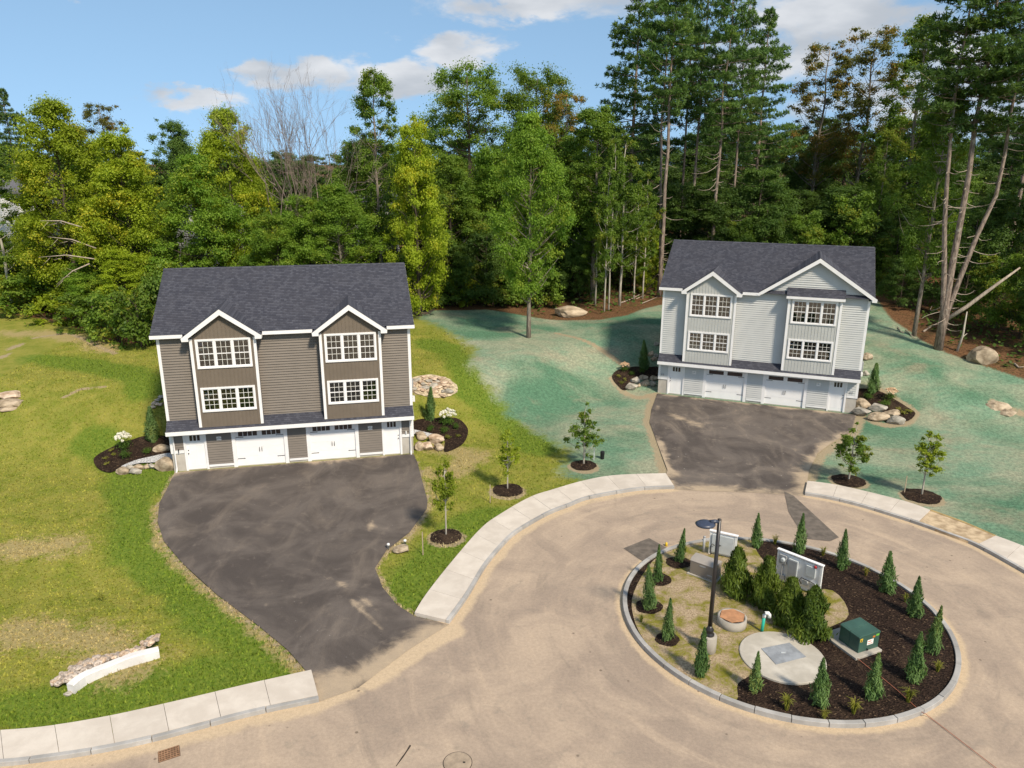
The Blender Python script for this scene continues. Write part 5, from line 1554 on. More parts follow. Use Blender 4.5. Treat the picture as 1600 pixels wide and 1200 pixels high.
stones('stone_pile', 'stones stepping up behind the arborvitae left of the grey house', 'stones', (c_wl, 10), [(860, 180, 90, 70), (770, 345, 80, 100), (850, 365, 90, 80), (830, 420, 120, 60)], ('stone_grey', 'stone_pink'))
stones('stone_pile', 'pale stones behind the grey utility unit right of the grey house', 'stones', (c_wr, 6.154), [(1085, 115, 90, 70), (1070, 275, 60, 50)], ('stone_tan', 'stone_grey'))
c_f = (crop(0, 0, 1), 1)
stones('boulder', 'long flat boulder at the wood edge behind the lone green tree', 'boulder', c_f, [(893, 489, 56, 19)], 'stone_tan', .5)
stones('boulder', 'angular boulder at the wood edge on the far right', 'boulder', c_f, [(1541, 559, 39, 27)], 'stone_tan', .8)
stones('stone_block', 'stack of tan stone blocks cut by the left edge of the picture', 'stones', c_f, [(8, 633, 34, 12), (6, 622, 36, 12), (4, 641, 30, 8)], ('stone_tan', 'stone_pink'), .8)
stones('rock', 'single flat rock in the grass between two white pipe caps', 'rock', c_f, [(625, 860, 26, 12)], 'stone_tan', .8)
stones('sand_ridge', 'pale sandy rock streak in the teal slope at the right edge', 'rock', c_f, [(1565, 634, 34, 14), (1590, 645, 40, 13)], 'stone_tan', 1.0, .05)
# stone-lined hollow beside the brown house
pit = thing('stone_well', 'oval stone-lined hollow in the lawn right of the brown house', 'stone well', P(674, 603)); pc = P(674, 602)
struct(drape('gravel_rim', [(pc.x + 1.75 * math.cos(a) * random.uniform(.93, 1.05), pc.y + 1.25 * math.sin(a) * random.uniform(.93, 1.05)) for a in np.linspace(0, 6.283, 30, endpoint=False)], .02, 'straw_soil', .3))
for i in range(34):
    a = i * 2.4; r_ = math.sqrt((i + .5) / 34); x, y = pc.x + 1.5 * r_ * math.cos(a) + random.uniform(-.1, .1), pc.y + 1.0 * r_ * math.sin(a) + random.uniform(-.1, .1); k = random.uniform(.25, .62)
    link('stone', STONES['stone_pink' if random.random() < .7 else 'stone_grey'][i % 5], pit, Vector((x, y, tz(x, y) + .04)) - pit.location, random.uniform(0, 6), (k * 1.3, k, k * .5))
q0 = P(258, 618); pit2 = thing('stone_edging', 'pale stones edging the lawn against the left wall of the brown house', 'stones', q0)
for i, (px, py) in enumerate(((238, 636), (242, 630), (247, 624), (252, 620), (250, 632))):
    q = P(px, py); link('stone', STONES['stone_pink' if i > 3 else 'stone_grey'][i % 5], pit2, q - q0, i, (.5, .45, .22))
# concrete weir and riprap in the drainage hollow
wl = resample(smooth_line([(p_.x, p_.y) for p_ in (P(a, b) for a, b in ((117, 1083), (140, 1066), (190, 1045), (250, 1027)))], 6), 13)
hw = MB(); ring_ = []
for i, p_ in enumerate(wl):
    d_ = wl[min(i + 1, 12)] - wl[max(i - 1, 0)]; d_ = d_ / np.linalg.norm(d_); ring_.append((p_, p_ + np.array((-d_[1], d_[0])) * .26))
for i, (a, b) in enumerate(ring_):
    e = .30 + .02 * math.sin(i * .9); hw.v += [(a[0], a[1], -.3), (a[0], a[1], e - .03), (a[0] + (b[0] - a[0]) * .15, a[1] + (b[1] - a[1]) * .15, e), (b[0], b[1], e), (b[0], b[1], -.3)]
for i in range(12):
    for k in range(4): hw.f.append((i * 5 + k, (i + 1) * 5 + k, (i + 1) * 5 + k + 1, i * 5 + k + 1))
hw.f += [(0, 1, 2, 3, 4), (64, 63, 62, 61, 60)]
tag(hw.build('weir_wall', 'weir_white'), 'low white concrete weir wall in the lawn at lower left', 'wall')
o_ = Vector((wl[0][0], wl[0][1], 0)); rp = thing('riprap', 'line of loose broken stones behind the white weir wall', 'riprap', o_)
for i in range(150):
    t = random.random(); j_ = min(11, int(t * 12)); f_ = t * 12 - j_
    a = np.array(ring_[j_][1]) * (1 - f_) + np.array(ring_[j_ + 1][1]) * f_; d_ = np.array(ring_[j_][1]) - np.array(ring_[j_][0]); d_ = d_ / np.linalg.norm(d_)
    s_ = random.random(); x, y = a + d_ * (.08 + s_ * (.55 + .25 * math.sin(t * 7))); k = random.uniform(.14, .30)
    link('stone', STONES['riprap_stone' if random.random() < .7 else 'stone_pink'][i % 5], rp, Vector((x, y, tz(x, y) + .30 * (1 - s_ * .6) + (.12 if t > .85 else 0))) - o_, random.uniform(0, 6), (k * 1.25, k, k * .8))
for i, (px, py) in enumerate(((106, 1084), (110, 1081))): q = P(px, py); link('stone', STONES['stone_grey'][i], rp, q - o_, i, (.3, .22, .14))

# ------------------------------------------------------------------ small planted things
V_CON = [cone_shrub(1.5, .62, 2200, 40 + i, 'needle_arborvitae', .17, .20, taper=.95, rough=.32) for i in range(4)]
V_YEW = [cone_shrub(1.75, 1.5, 7500, 50 + i, 'needle_yew', .21, .22, taper=.80, rough=.34) for i in range(2)]
V_ARB = [cone_shrub(2.6, 1.1, 4200, 60 + i, 'needle_arborvitae', .24, .18, taper=.84, rough=.34) for i in range(2)]
V_BOX = [round_shrub(1.0, .85, 900, 70 + i, 'leaf_boxwood') for i in range(2)]
V_TUFT = [tuft_mesh(46, .5, 80 + i) for i in range(3)]
V_SMALL = [round_shrub(.6, .35, 160, 90 + i, 'leaf_tuft', .08, 4) for i in range(2)]
STEM = MB().tube([(0, 0, -.05), (0, 0, .35)], [.04, .02], 6).mesh('stem', 'bark_dark')
STEMTALL = MB().tube([(0, 0, -.05), (.01, 0, .8)], [.05, .02], 6).mesh('stem', 'bark_dark')


def plant(name, label, cat, mesh, q, top_py, px_top, h0, w0, wpx, group=None, stem=True):
    d = raydir(px_top, top_py); k = q.y / d[1]; top = CAM_H + d[2] * k
    sz = max(.15, top - q.z) / h0; dist = math.sqrt(q.x ** 2 + q.y ** 2 + (q.z - CAM_H) ** 2); sw = wpx * dist / F_PX / w0
    r = thing(name, label, cat, q, random.uniform(0, 6.28), group, (sw * random.uniform(.9, 1.1), sw * random.uniform(.9, 1.1), sz))
    r.rotation_euler[0] = random.gauss(0, .03); r.rotation_euler[1] = random.gauss(0, .03)
    link('foliage', mesh, r)
    if stem: link('stem', STEM, r)
    return r


CONIFERS = [((1061, 877), (1066, 824), 21, 'small dark conifer in a mulch ring just left of the beige generator'), ((1028, 908), (1026, 851), 19, 'small conifer behind another one at the left rim of the island'),
            ((1015, 950), (1021, 884), 26, 'leaning conifer in a mulch ring nearest the left kerb of the island'), ((1043, 998), (1046, 933), 26, 'small conifer on weedy gravel between left kerb and lamp'),
            ((1095, 1053), (1101, 979), 29, 'small conifer in front of the concrete lamp base'), ((1179, 1079), (1184, 1017), 25, 'small conifer at the front left rim of the round concrete lid'),
            ((1281, 1100), (1292, 1029), 32, 'small conifer between the round concrete lid and the front kerb'), ((1363, 1090), (1364, 1021), 31, 'small conifer in front of the green transformer crossed by a cable'),
            ((1428, 1063), (1437, 988), 34, 'broad small conifer at the lower right of the island'), ((1455, 1018), (1460, 946), 26, 'small conifer partly behind the broad one on the right rim'),
            ((1428, 962), (1437, 901), 26, 'third conifer up the right rim of the island'), ((1385, 924), (1392, 862), 28, 'small conifer standing alone on the upper right mulch'),
            ((1315, 888), (1320, 827), 23, 'small conifer right of the panel board with meters'), ((1248, 863), (1255, 803), 24, 'small conifer behind the panel board with meters'), ((1181, 854), (1183, 802), 21, 'small conifer at the back kerb right of the white cabinet board')]
for i, ((bx, by), (tx, ty), w, lb) in enumerate(CONIFERS):
    plant('conifer_shrub', lb, 'conifer', V_CON[i % 4], PI(bx, by), ty, tx, 1.5, .62, w * .88, 'small upright conifers on the island')
for (px, py), r in (((1060, 879), .55), ((1029, 905), .52), ((1014, 947), .52), ((1043, 998), .42)):
    q = PI(px, py); struct(drape('mulch_ring', [(q.x + r * math.cos(a) * random.uniform(.9, 1.08), q.y + r * math.sin(a) * random.uniform(.9, 1.08)) for a in np.linspace(0, 6.28, 18, endpoint=False)], 0.03, 'bark_mulch', .25, zfun=isl_z))
for i, ((bx, by), (tx, ty), w, lb) in enumerate((((1150, 928), (1157, 856), 54, 'dense dark yew leftmost in the row, right of the lamp pole'), ((1193, 946), (1192, 868), 52, 'dense dark yew second in the row behind the green pipe'), ((1234, 978), (1240, 903), 56, 'dense dark yew third in the row below the meter board'), ((1262, 994), (1271, 915), 60, 'largest dark yew at the front end of the row near the transformer'))):
    plant('yew_shrub', lb, 'yew', V_YEW[i % 2], PI(bx, by), ty, tx, 1.75, 1.5, w, 'row of yews on the island')
TUFTS = [(1229, 1106, 32, 'yellow-green grass tuft at the front kerb below the round lid'), (1334, 1112, 32, 'spiky grass tuft in front of the transformer at the front kerb'), (1419, 1094, 30, 'bright grass tuft beside the cable at the front right kerb'), (1465, 1047, 22, 'grass tuft at the right rim of the island'),
         (1288, 1121, 22, 'small weedy tuft between two front grass tufts'), (1211, 848, 20, 'grass tuft at the back kerb between two conifers'), (1286, 866, 20, 'grass tuft at the back kerb right of the meter board'), (1353, 898, 20, 'grass tuft on the upper right rim of the island'), (1414, 939, 18, 'straw coloured tuft on the right mulch'), (1002, 970, 16, 'small yellow-green weed near the left kerb of the island'), (1131, 868, 14, 'small tuft at the foot of the white cabinet board')]
for i, (px, py, w, lb) in enumerate(TUFTS):
    q = PI(px, py); s_ = w * math.hypot(q.y, CAM_H) / F_PX / .62
    r = thing('grass_tuft', lb, 'grass tuft', q, i * 1.3, 'grass tufts on the island', s_); link('blades', V_TUFT[i % 3], r)


def bed_plant(kind, label, conv, x, y, w, h, cat=None, flower=None):
    f, s = conv; px, py = f([(x, y)])[0]; q = P(px, py); wpx = w / s; tpx, tpy = f([(x, y - h)])[0]
    mesh, h0, w0, nm = {'arb': (V_ARB[int(x) % 2], 2.6, 1.1, 'arborvitae'), 'box': (V_BOX[int(x) % 2], .85, 1.0, 'boxwood_shrub'), 'small': (V_SMALL[int(x) % 2], .35, .6, 'low_plant'), 'hyd': (V_BOX[0], .85, 1.0, 'hydrangea')}[kind]
    r = plant(nm, label, nm.split('_')[0] if kind != 'small' else 'plant', mesh, q, tpy, tpx, h0, w0, wpx)
    if kind == 'hyd':
        rg = np.random.default_rng(int(x)); me = STONES_FLOWER[flower]
        for i in range(24):
            a = i * 2.4; rr = .46 * math.sqrt((i + .5) / 24)
            link('flower_head', me, r, (rr * math.cos(a), rr * math.sin(a), .62 + .36 * math.cos(rr * 2.6) + rg.normal() * .04), a, (.17, .17, .15))
    return r


def flower_mesh(mat):
    v = leaf_quads(ball(46, rng) * .42, ball(46, rng), np.full(46, .42), .8); return quads_mesh('flower_head', v, mat)


STONES_FLOWER = {'petal_white': flower_mesh('petal_white'), 'petal_peach': flower_mesh('petal_peach')}
CBL, CBR, CWL, CWR = (c_bl, 8), (c_br, 9.23), (c_wl, 10), (c_wr, 6.154)
bed_plant('arb', 'upright green arborvitae left of the brown house', CBL, 790, 715, 190, 440)
bed_plant('hyd', 'white flowering hydrangea left of the brown house', CBL, 445, 850, 190, 200, flower='petal_white')
bed_plant('box', 'round boxwood below the white hydrangea at the left bed', CBL, 455, 945, 140, 130)
bed_plant('box', 'round boxwood beside the slab stone left of the brown house', CBL, 718, 885, 115, 115)
for x, y, lb in ((275, 850, 'upper'), (310, 905, 'middle'), (200, 950, 'lower'), (215, 1020, 'lowest')): bed_plant('small', lb + ' of the sparse yellow plants in the bed left of the brown house', CBL, x, y, 75, 55)
bed_plant('arb', 'thin browning arborvitae right of the brown house', CBR, 385, 700, 190, 490)
bed_plant('hyd', 'white flowering hydrangea right of the brown house', CBR, 645, 800, 230, 210, flower='petal_white')
bed_plant('box', 'boxwood under the browning arborvitae right of the brown house', CBR, 385, 880, 130, 110)
bed_plant('box', 'boxwood at the foot of the right white hydrangea', CBR, 590, 900, 150, 120)
bed_plant('box', 'dark shrub right of the white hydrangea beside the brown house', CBR, 765, 860, 130, 130)
bed_plant('small', 'yellow-green plant by the squared wall right of the brown house', CBR, 650, 990, 110, 90)
bed_plant('small', 'low brownish plant at the outer mulch edge right of the brown house', CBR, 780, 960, 90, 60)
bed_plant('arb', 'pointed arborvitae left of the grey house', CWL, 665, 570, 200, 460)
bed_plant('box', 'boxwood under the arborvitae left of the grey house', CWL, 635, 650, 115, 110)
bed_plant('box', 'boxwood beside the peach flowers left of the grey house', CWL, 470, 675, 105, 105)
bed_plant('hyd', 'peach flowering hydrangea left of the grey house', CWL, 360, 610, 145, 125, flower='petal_peach')
for x, y, lb in ((270, 710, 'tall'), (365, 760, 'broad'), (315, 810, 'tiny')): bed_plant('small', lb + ' yellow-green plant in the bed left of the grey house', CWL, x, y, 75, 75)
bed_plant('arb', 'dense green arborvitae right of the grey house', CWR, 1130, 450, 125, 285)
bed_plant('box', 'boxwood under the arborvitae right of the grey house', CWR, 1080, 520, 95, 85)
bed_plant('box', 'boxwood above the boulder wall right of the grey house', CWR, 1238, 590, 105, 90)
bed_plant('hyd', 'peach flowering hydrangea right of the grey house', CWR, 1298, 530, 110, 105, flower='petal_peach')
for x, y, lb in ((1370, 630, 'largest'), (1475, 650, 'outermost'), (1430, 668, 'smallest')): bed_plant('small', lb + ' low green plant in the bed right of the grey house', CWR, x, y, 70, 50)
q = P(160, 937); r = thing('weed_clump', 'small pale weed clump alone in the left lawn', 'weed', q, 0, None, .7); link('foliage', V_SMALL[0], r)

# young street trees with mulch rings
YT = [broadleaf(3.4, 1.35, 1.3, 56, 95, .11, 'leaf_sapling', 'bark_pale', 100 + i, .035, bottom=.6, top=.2, rmul=1.3) for i in range(2)]
YT_OPEN = broadleaf(3.2, 1.0, 1.9, 50, 75, .125, 'leaf_mid', 'bark_pale', 110, .035, bottom=.9, top=.15, rmul=1.0)
YT_ROUND = broadleaf(3.0, 1.1, 1.8, 56, 95, .12, 'leaf_mid', 'bark_pale', 111, .035, bottom=.8, top=.3, rmul=1.2)
for (px, py), tp, wp_, tm, h0, w0, lb, rr in (((697, 838), 728, 34, YT[0], 3.4, 1.3, 'thin yellow-green young tree nearest the brown driveway', .72), ((793, 766), 674, 30, YT[1], 3.4, 1.3, 'thin yellow-green young tree between lawn and teal seed', .80),
                                              ((912, 727), 644, 54, YT_OPEN, 3.2, 1.9, 'dark green young tree with open branches on teal seed', .74), ((1326, 751), 676, 54, YT_ROUND, 3.0, 1.8, 'round headed young tree right of the grey driveway', .86), ((1440, 775), 681, 37, YT[0], 3.4, 1.3, 'narrow young tree farthest right on the teal slope', .92)):
    q = P(px, py); put_tree('young_tree', lb, tm, px, py, q.y, tp, wp_, h0, w0)
    ang = [i / 26 * 6.283 for i in range(26)]; rad = [rr * random.uniform(.93, 1.07) for _ in ang]
    struct(drape('mulch_ring', [(q.x + b * math.cos(a), q.y + b * math.sin(a)) for a, b in zip(ang, rad)], 0.02, 'bark_mulch', .25, crown=.09))
for (x0, y0), tp, lb, mt in (((661, 866), 832, 'thin wooden stake left of the first young tree', 'stake_wood'), ((766, 785), 758, 'thin wooden stake left of the second young tree', 'stake_wood'), ((1413, 770), 744, 'faint reddish stake in the teal slope by the right sidewalk', 'stake_wood'), ((928, 718), 700, 'short pale stake beside the black post on teal seed', 'pale_grey_metal')):
    q = P(x0, y0); t_ = at_depth(x0, tp, q.y).z
    m = MB(); m.box(-.022, .022, -.012, .012, -.1, t_ - q.z); m.prism([(-.022, -.012, t_ - q.z), (.022, -.012, t_ - q.z), (0, -.012, t_ - q.z + .05)], (0, .024, 0)); o = m.build('survey_stake', mt); o.location = q; tag(o, lb, 'stake')
q = P(941, 716); m = MB(); m.lathe([(.10, -.05), (.11, .0), (.13, .35), (.12, .42), (.03, .44)], 12); o = m.build('black_bucket', 'black_metal'); o.location = q; tag(o, 'black pail standing on teal seed beside the open young tree', 'bucket')
for px, py, lb in ((607, 857, 'white pipe cap nearest the brown driveway edge'), (633, 851, 'white pipe cap above the flat rock')):
    q = P(px, py); m = MB(); m.lathe([(.055, -.05), (.055, .16), (.07, .16), (.07, .22), (.05, .25), (.01, .26)], 12); o = m.build('pipe_cap', 'pvc_white', smooth=True); o.location = q; tag(o, lb, 'pipe cap')

# ------------------------------------------------------------------ utilities on the island
q = PI(1106, 1017); lamp = thing('street_lamp', 'black street lamp with a flat oval head on a concrete base', 'street lamp', q)
top = at_depth(1124, 811, q.y + .05).z - q.z
m = MB(); m.lathe([(.27, -.2), (.27, .60), (.25, .63)], 20); m.build('concrete_base', 'grey_concrete', lamp, True)
m = MB(); m.lathe([(.17, .63), (.17, .68), (.12, .72), (.12, .78), (.14, .80), (.14, .86), (.09, .92), (.075, 1.0)], 16); m.build('pole_collar', 'lamp_paint', lamp, True)
m = MB(); m.tube([(0, 0, .95), (.0, 0, top * .5), (0, 0, top)], [.078, .07, .062], 10); m.lathe([(.066, top), (.066, top + .02), (.0, top + .04)], 10); m.build('pole', 'lamp_paint', lamp, True)
hd = MB(); n_ = 28
prof = [(0, .085), (.35, .08), (.75, .055), (1.0, 0.0), (.93, -.045), (0, -.05)]
for r_, z_ in prof:
    for k in range(n_):
        a = k / n_ * 6.283; hd.v.append((-.47 + .33 * r_ * math.cos(a), -.06 + .30 * r_ * math.sin(a), top - .12 + z_))
for i in range(len(prof) - 1):
    for k in range(n_): hd.f.append((i * n_ + k, i * n_ + (k + 1) % n_, (i + 1) * n_ + (k + 1) % n_, (i + 1) * n_ + k))
hd.build('lamp_head', 'lamp_head_paint', lamp, True)
m = MB(); m.tube([(0, 0, top - .06), (-.14, -.02, top - .05), (-.30, -.05, top - .075)], [.05, .07, .09], 8); m.build('arm', 'lamp_head_paint', lamp, True)
m = MB(); m.lathe([(.19, -.175), (.19, -.168)], 20, (-.47, -.06, top)); m.build('lens', 'lamp_lens', lamp)


def facing(a, b):
    d = b - a; return math.atan2(d.y, d.x), d.length


# beige generator on a pad
a, b = PI(1077, 897), PI(1116, 911); yaw, L = facing(a, b)
g = thing('generator', 'beige box generator with a sloped lid on a thin pad', 'generator', a, yaw)
D = .62; Hh = .62
m = MB(); m.box(-.08, L + .08, -.08, D + .08, -.05, .05); m.build('pad', 'grey_concrete', g)
m = MB(); m.box(0, L, 0, D, .05, Hh); m.build('body', 'generator_beige', g, bevel=.02)
m = MB(); m.prism([(-.02, -.02, Hh + .002), (-.02, .10, Hh + .10), (-.02, D * .85, Hh + .13), (-.02, D + .02, Hh + .06), (-.02, D + .02, Hh + .002)], (L + .04, 0, 0)); m.build('lid', 'generator_lid', g, bevel=.02)
m = MB(); m.box(L * .38, L * .62, -.012, .0, Hh - .12, Hh - .07); m.build('latch', 'grey_box', g)
m = MB(); m.box(L * .70, L * .9, -.006, .0, .20, .24); m.build('badge', 'grey_box', g)
m = MB(); m.box(L, L + .006, .1, D - .1, .12, .5); [m.box(L + .001, L + .018, .1, D - .1, .16 + i * .06, .18 + i * .06) for i in range(6)]; m.build('louvre', 'generator_beige', g)


def board(px0, py0, px1, py1, top_py_left, label):
    a, b = PI(px0, py0), PI(px1, py1); yaw, L = facing(a, b)
    Hb = at_depth(px0, top_py_left, a.y).z - a.z
    t = thing('panel_board', label, 'panel board', a, yaw)
    for x in (0, L - .09):
        m = MB(); m.box(x, x + .09, -.045, .045, -.2, Hb); m.build('post', 'pvc_white', t)
    m = MB(); m.box(.09, L - .09, -.02, .02, .12, Hb - .06); m.build('backboard', 'door_white', t)
    m = MB(); m.box(-.03, L + .03, -.075, .075, Hb + .001, Hb + .055); m.build('cap_rail', 'trim_white', t, bevel=.01)
    m = MB(); m.box(.09, L - .09, -.035, .035, .07, .12); m.build('bottom_rail', 'pvc_white', t)
    return t, L, Hb


t, L, Hb = board(1107, 864, 1149, 874, 829, 'smaller white cabinet board behind the generator')
for x0, x1 in ((.12, L * .34), (L * .36, L - .12)):
    m = MB(); m.box(x0, x1, -.10, -.021, .16, Hb - .1); c_ = m.build('cabinet', 'pale_grey_metal', t, bevel=.008)
m = MB(); m.tube([(L * .40, -.10, .55), (L * .40, -.13, .55), (L * .46, -.13, .56)], .014, 6); m.build('handle', 'black_metal', t)
m = MB(); m.tube([(.12, -.14, .05), (.10, -.16, .45), (.16, -.18, .58), (.26, -.14, .50)], .018, 6); m.build('cable', 'black_cable', t)
q = PI(1099, 862); m = MB(); m.tube([(0, 0, -.1), (0, 0, .72)], .055, 10); m.lathe([(.06, .72), (.06, .76), (.01, .79)], 10); o = m.build('bollard', 'grey_box', smooth=True); o.location = q; tag(o, 'grey pipe bollard behind the generator', 'bollard')
t, L, Hb = board(1211, 905, 1280, 934, 858, 'large white panel board carrying meters and grey boxes')
m = MB(); m.box(.12, .42, -.12, -.021, Hb - .50, Hb - .12); mb_ = m.build('meter_box', 'grey_box', t, bevel=.01)
m = MB(); m.tube([(.30, -.12, Hb - .30), (.30, -.19, Hb - .30), (.30, -.21, Hb - .30)], [.09, .088, .06], 16); m.build('meter_dial', 'pale_grey_metal', mb_)
m = MB(); m.tube([(.27, -.07, Hb - .50), (.27, -.07, .32)], .035, 8); m.build('conduit', 'grey_box', t)
m = MB(); m.box(.16, .42, -.10, -.021, .14, .34); m.build('junction_box', 'grey_box', t, bevel=.01)
m = MB(); m.box(.52, .90, -.12, -.021, .18, Hb - .16); cb_ = m.build('cabinet', 'pale_grey_metal', t, bevel=.01)
m = MB(); m.box(.55, .87, -.128, -.121, .22, Hb - .20); m.build('cabinet_door', 'grey_box', cb_)
m = MB(); m.box(L - .62, L - .24, -.10, -.021, Hb - .60, Hb - .16); pb_ = m.build('control_box', 'pale_grey_metal', t, bevel=.01)
m = MB(); m.lathe([(.055, 0), (.055, .07), (.035, .10), (.005, .11)], 12, (L - .27, -.06, Hb - .16)); m.build('alarm_light', 'red_lamp', t, True)
for x in (L - .72, L - .40):
    m = MB(); m.box(x, x + .22, -.10, -.021, .30, .52); m.build('junction_box', 'pale_grey_metal', t, bevel=.01)
m = MB(); m.tube([(L - .74, -.08, .30), (L - .80, -.14, .46), (L - .74, -.14, .60), (L - .60, -.12, .57), (L - .45, -.13, .58), (L - .2, -.13, .55), (L - .16, -.11, .40), (L - .17, -.08, .25)], .02, 6); m.build('cable', 'black_cable', t)
# green transformer
a, b, c_ = PI(1309, 1003), PI(1339, 1025), PI(1368, 1013); yaw, L = facing(a, b); D = (c_ - b).length
tf = thing('transformer', 'dark green transformer box with warning stickers on a concrete pad', 'transformer', a, yaw)
Hh = .70
ip = Matrix.Rotation(-yaw, 3, 'Z')
pl, pb, pr_ = (ip @ (PI(*p_) - a) for p_ in ((1283, 993), (1337, 1033), (1378, 1019)))
pk_ = pl + pr_ - pb
m = MB(); m.prism([(v_.x, v_.y, -.12) for v_ in (pl, pb, pr_, pk_)], (0, 0, .20)); pad = m.build('pad', 'grey_concrete', tf, bevel=.015)
m = MB(); m.box(0, L, .02, D, .081, Hh - .05); m.build('body', 'transformer_green', tf, bevel=.012)
m = MB(); m.prism([(0, -.015, Hh - .048), (0, -.015, Hh + .0), (0, .05, Hh + .035), (0, D * .95, Hh + .06), (0, D + .015, Hh + .03), (0, D + .015, Hh - .048)], (L * .5 - .003, 0, 0)); m.build('lid', 'transformer_green', tf, bevel=.012)
m = MB(); m.prism([(L * .5 + .003, -.015, Hh - .048), (L * .5 + .003, -.015, Hh), (L * .5 + .003, .05, Hh + .035), (L * .5 + .003, D * .95, Hh + .06), (L * .5 + .003, D + .015, Hh + .03), (L * .5 + .003, D + .015, Hh - .048)], (L * .5 + .012, 0, 0)); m.build('lid', 'transformer_green', tf, bevel=.012)
m = MB(); m.box(L * .5 - .012, L * .5 + .012, .008, .019, .09, Hh - .06); m.build('door_seam', 'transformer_green', tf)
fx = L + .004                                                          # stickers on the end face
for y0, y1, z0, z1, mt in ((.05, .16, Hh - .20, Hh - .07, 'label_yellow'), (D * .42, D * .72, .30, .50, 'sticker_white'), (D * .82, D - .02, Hh - .13, Hh - .05, 'label_green'), (D * .66, D * .78, Hh - .16, Hh - .09, 'label_orange')):
    m = MB(); m.box(L + .001, fx, y0, y1, z0, z1); s_ = m.build('sticker', mt, tf)
    if mt == 'sticker_white':
        m = MB(); m.box(fx + .001, fx + .002, y0 + .03, y1 - .1, z1 - .08, z1 - .05); m.box(fx + .001, fx + .002, y0 + .03, y1 - .04, z0 + .04, z0 + .06); m.build('print', 'label_red', s_)
    if mt == 'label_yellow':
        m = MB(); m.prism([(fx + .001, y0 + .02, z0 + .02), (fx + .001, y1 - .02, z0 + .02), (fx + .001, (y0 + y1) / 2, z1 - .02)], (.001, 0, 0)); m.build('print', 'black_metal', s_)
m = MB(); m.tube([(L, D * .45, .16), (L + .03, D * .45, .16), (L + .03, D * .45, .11)], .02, 6); m.build('padlock', 'black_metal', tf)
cp = [PI(1338, 1031) + Vector((0, 0, .05)), PI(1360, 1047), PI(1378, 1060), PI(1407, 1082), PI(1438, 1108), P(1446, 1116, .16), P(1452, 1121, .02), P(1485, 1146, .02), P(1520, 1173, .02), P(1565, 1207, .02), P(1620, 1245, .02)]
m = MB(); m.tube([p_ + Vector((0, 0, .02)) for p_ in (Vector(v_) for v_ in smooth_line([tuple(p_) for p_ in cp], 4))], .010, 6); tag(m.build('orange_cable', 'orange_cable', smooth=True), 'thin orange cable running from the transformer over the kerb onto the road', 'cable')
# concrete ring with an orange plywood lid
q = PI(1143, 976); wr = thing('well_ring', 'round concrete well ring covered by an orange plywood lid', 'well ring', q)
m = MB(); m.lathe([(.52, -.1), (.52, .34), (.44, .34), (.44, .1)], 28); m.build('ring', 'grey_concrete', wr, True)
m = MB(); m.prism([(.47 * math.cos(a_) * (1.04 if k_ in (0, 3) else .97), .45 * math.sin(a_), .345) for k_, a_ in enumerate(np.linspace(.2, 6.48, 7)[:-1])], (0, 0, .022)); m.build('lid', 'plywood_orange', wr)
q = PI(1190, 988); vp = thing('vent_pipe', 'green standpipe with a white elbow beside the yews', 'vent pipe', q)
m = MB(); m.tube([(0, 0, -.1), (.03, 0, .62)], .055, 12); m.build('pipe', 'pvc_green', vp, True)
m = MB(); m.tube([(.03, 0, .60), (.033, 0, .70), (.07, -.01, .78), (.15, -.02, .79), (.20, -.03, .72), (.205, -.03, .62)], .065, 12); m.build('elbow', 'pvc_white', vp, True)
c0 = PI(1222, 1028); e1, e2 = PI(1157, 1026), PI(1288, 1030); R_ = (e2 - e1).length / 2
ld = thing('concrete_lid', 'large round concrete lid set with a grey square hatch', 'tank lid', c0)
m = MB(); m.lathe([(R_, -.2), (R_ * 1.0, .05), (R_ * .985, .065)], 48); m.build('slab', 'weir_concrete', ld)
hp = [PI(*p_) - c0 for p_ in ((1189, 1017), (1233, 1008), (1259, 1030), (1212, 1042))]
m = MB(); m.prism([(v_.x, v_.y, .055) for v_ in hp], (0, 0, .03)); ht = m.build('hatch', 'hatch_steel', ld)
hc = sum(hp, Vector()) / 4
m = MB(); m.box(hc.x - .08, hc.x + .08, hc.y - .02, hc.y + .02, .086, .105); m.build('handle', 'pale_grey_metal', ht)
q = P(1041, 853); m = MB(); m.lathe([(.06, -.02), (.06, .10), (.045, .16), (.01, .18)], 10); o = m.build('valve_marker', 'valve_yellow', smooth=True); o.location = q; tag(o, 'tiny yellow marker post at the island kerb by the dark patch', 'marker')
# storm drain and manhole
dq = [P(*p_) for p_ in ((248, 1176), (279, 1166), (282, 1181), (249, 1191))]
dr = thing('storm_drain', 'rusty square storm drain grate at the lower left kerb', 'storm drain', dq[0])
e1 = dq[1] - dq[0]; e2 = dq[3] - dq[0]
def gp(u, v, z): return tuple(e1 * u + e2 * v + Vector((0, 0, z)))
m = MB(); m.prism([gp(-.05, -.05, .004), gp(1.05, -.05, .004), gp(1.05, 1.05, .004), gp(-.05, 1.05, .004)], (0, 0, .004)); m.build('pit', 'iron_dark', dr)
for i in range(8):
    u = i / 7; m = MB(); m.prism([gp(u - .024, -.03, .009), gp(u + .024, -.03, .009), gp(u + .024, 1.03, .009), gp(u - .024, 1.03, .009)], (0, 0, .025)); m.build('bar', 'rust', dr)
for j in range(6):
    v_ = j / 5; m = MB(); m.prism([gp(-.03, v_ - .035, .010), gp(1.03, v_ - .035, .010), gp(1.03, v_ + .035, .010), gp(-.03, v_ + .035, .010)], (0, 0, .022)); m.build('bar', 'rust', dr)
q = P(715, 1192); mh = thing('manhole', 'round sand-dusted manhole cover at the bottom edge', 'manhole', q)
m = MB(); m.lathe([(.42, .004), (.42, .008), (.40, .008)], 32); m.build('frame_ring', 'iron_dark', mh)
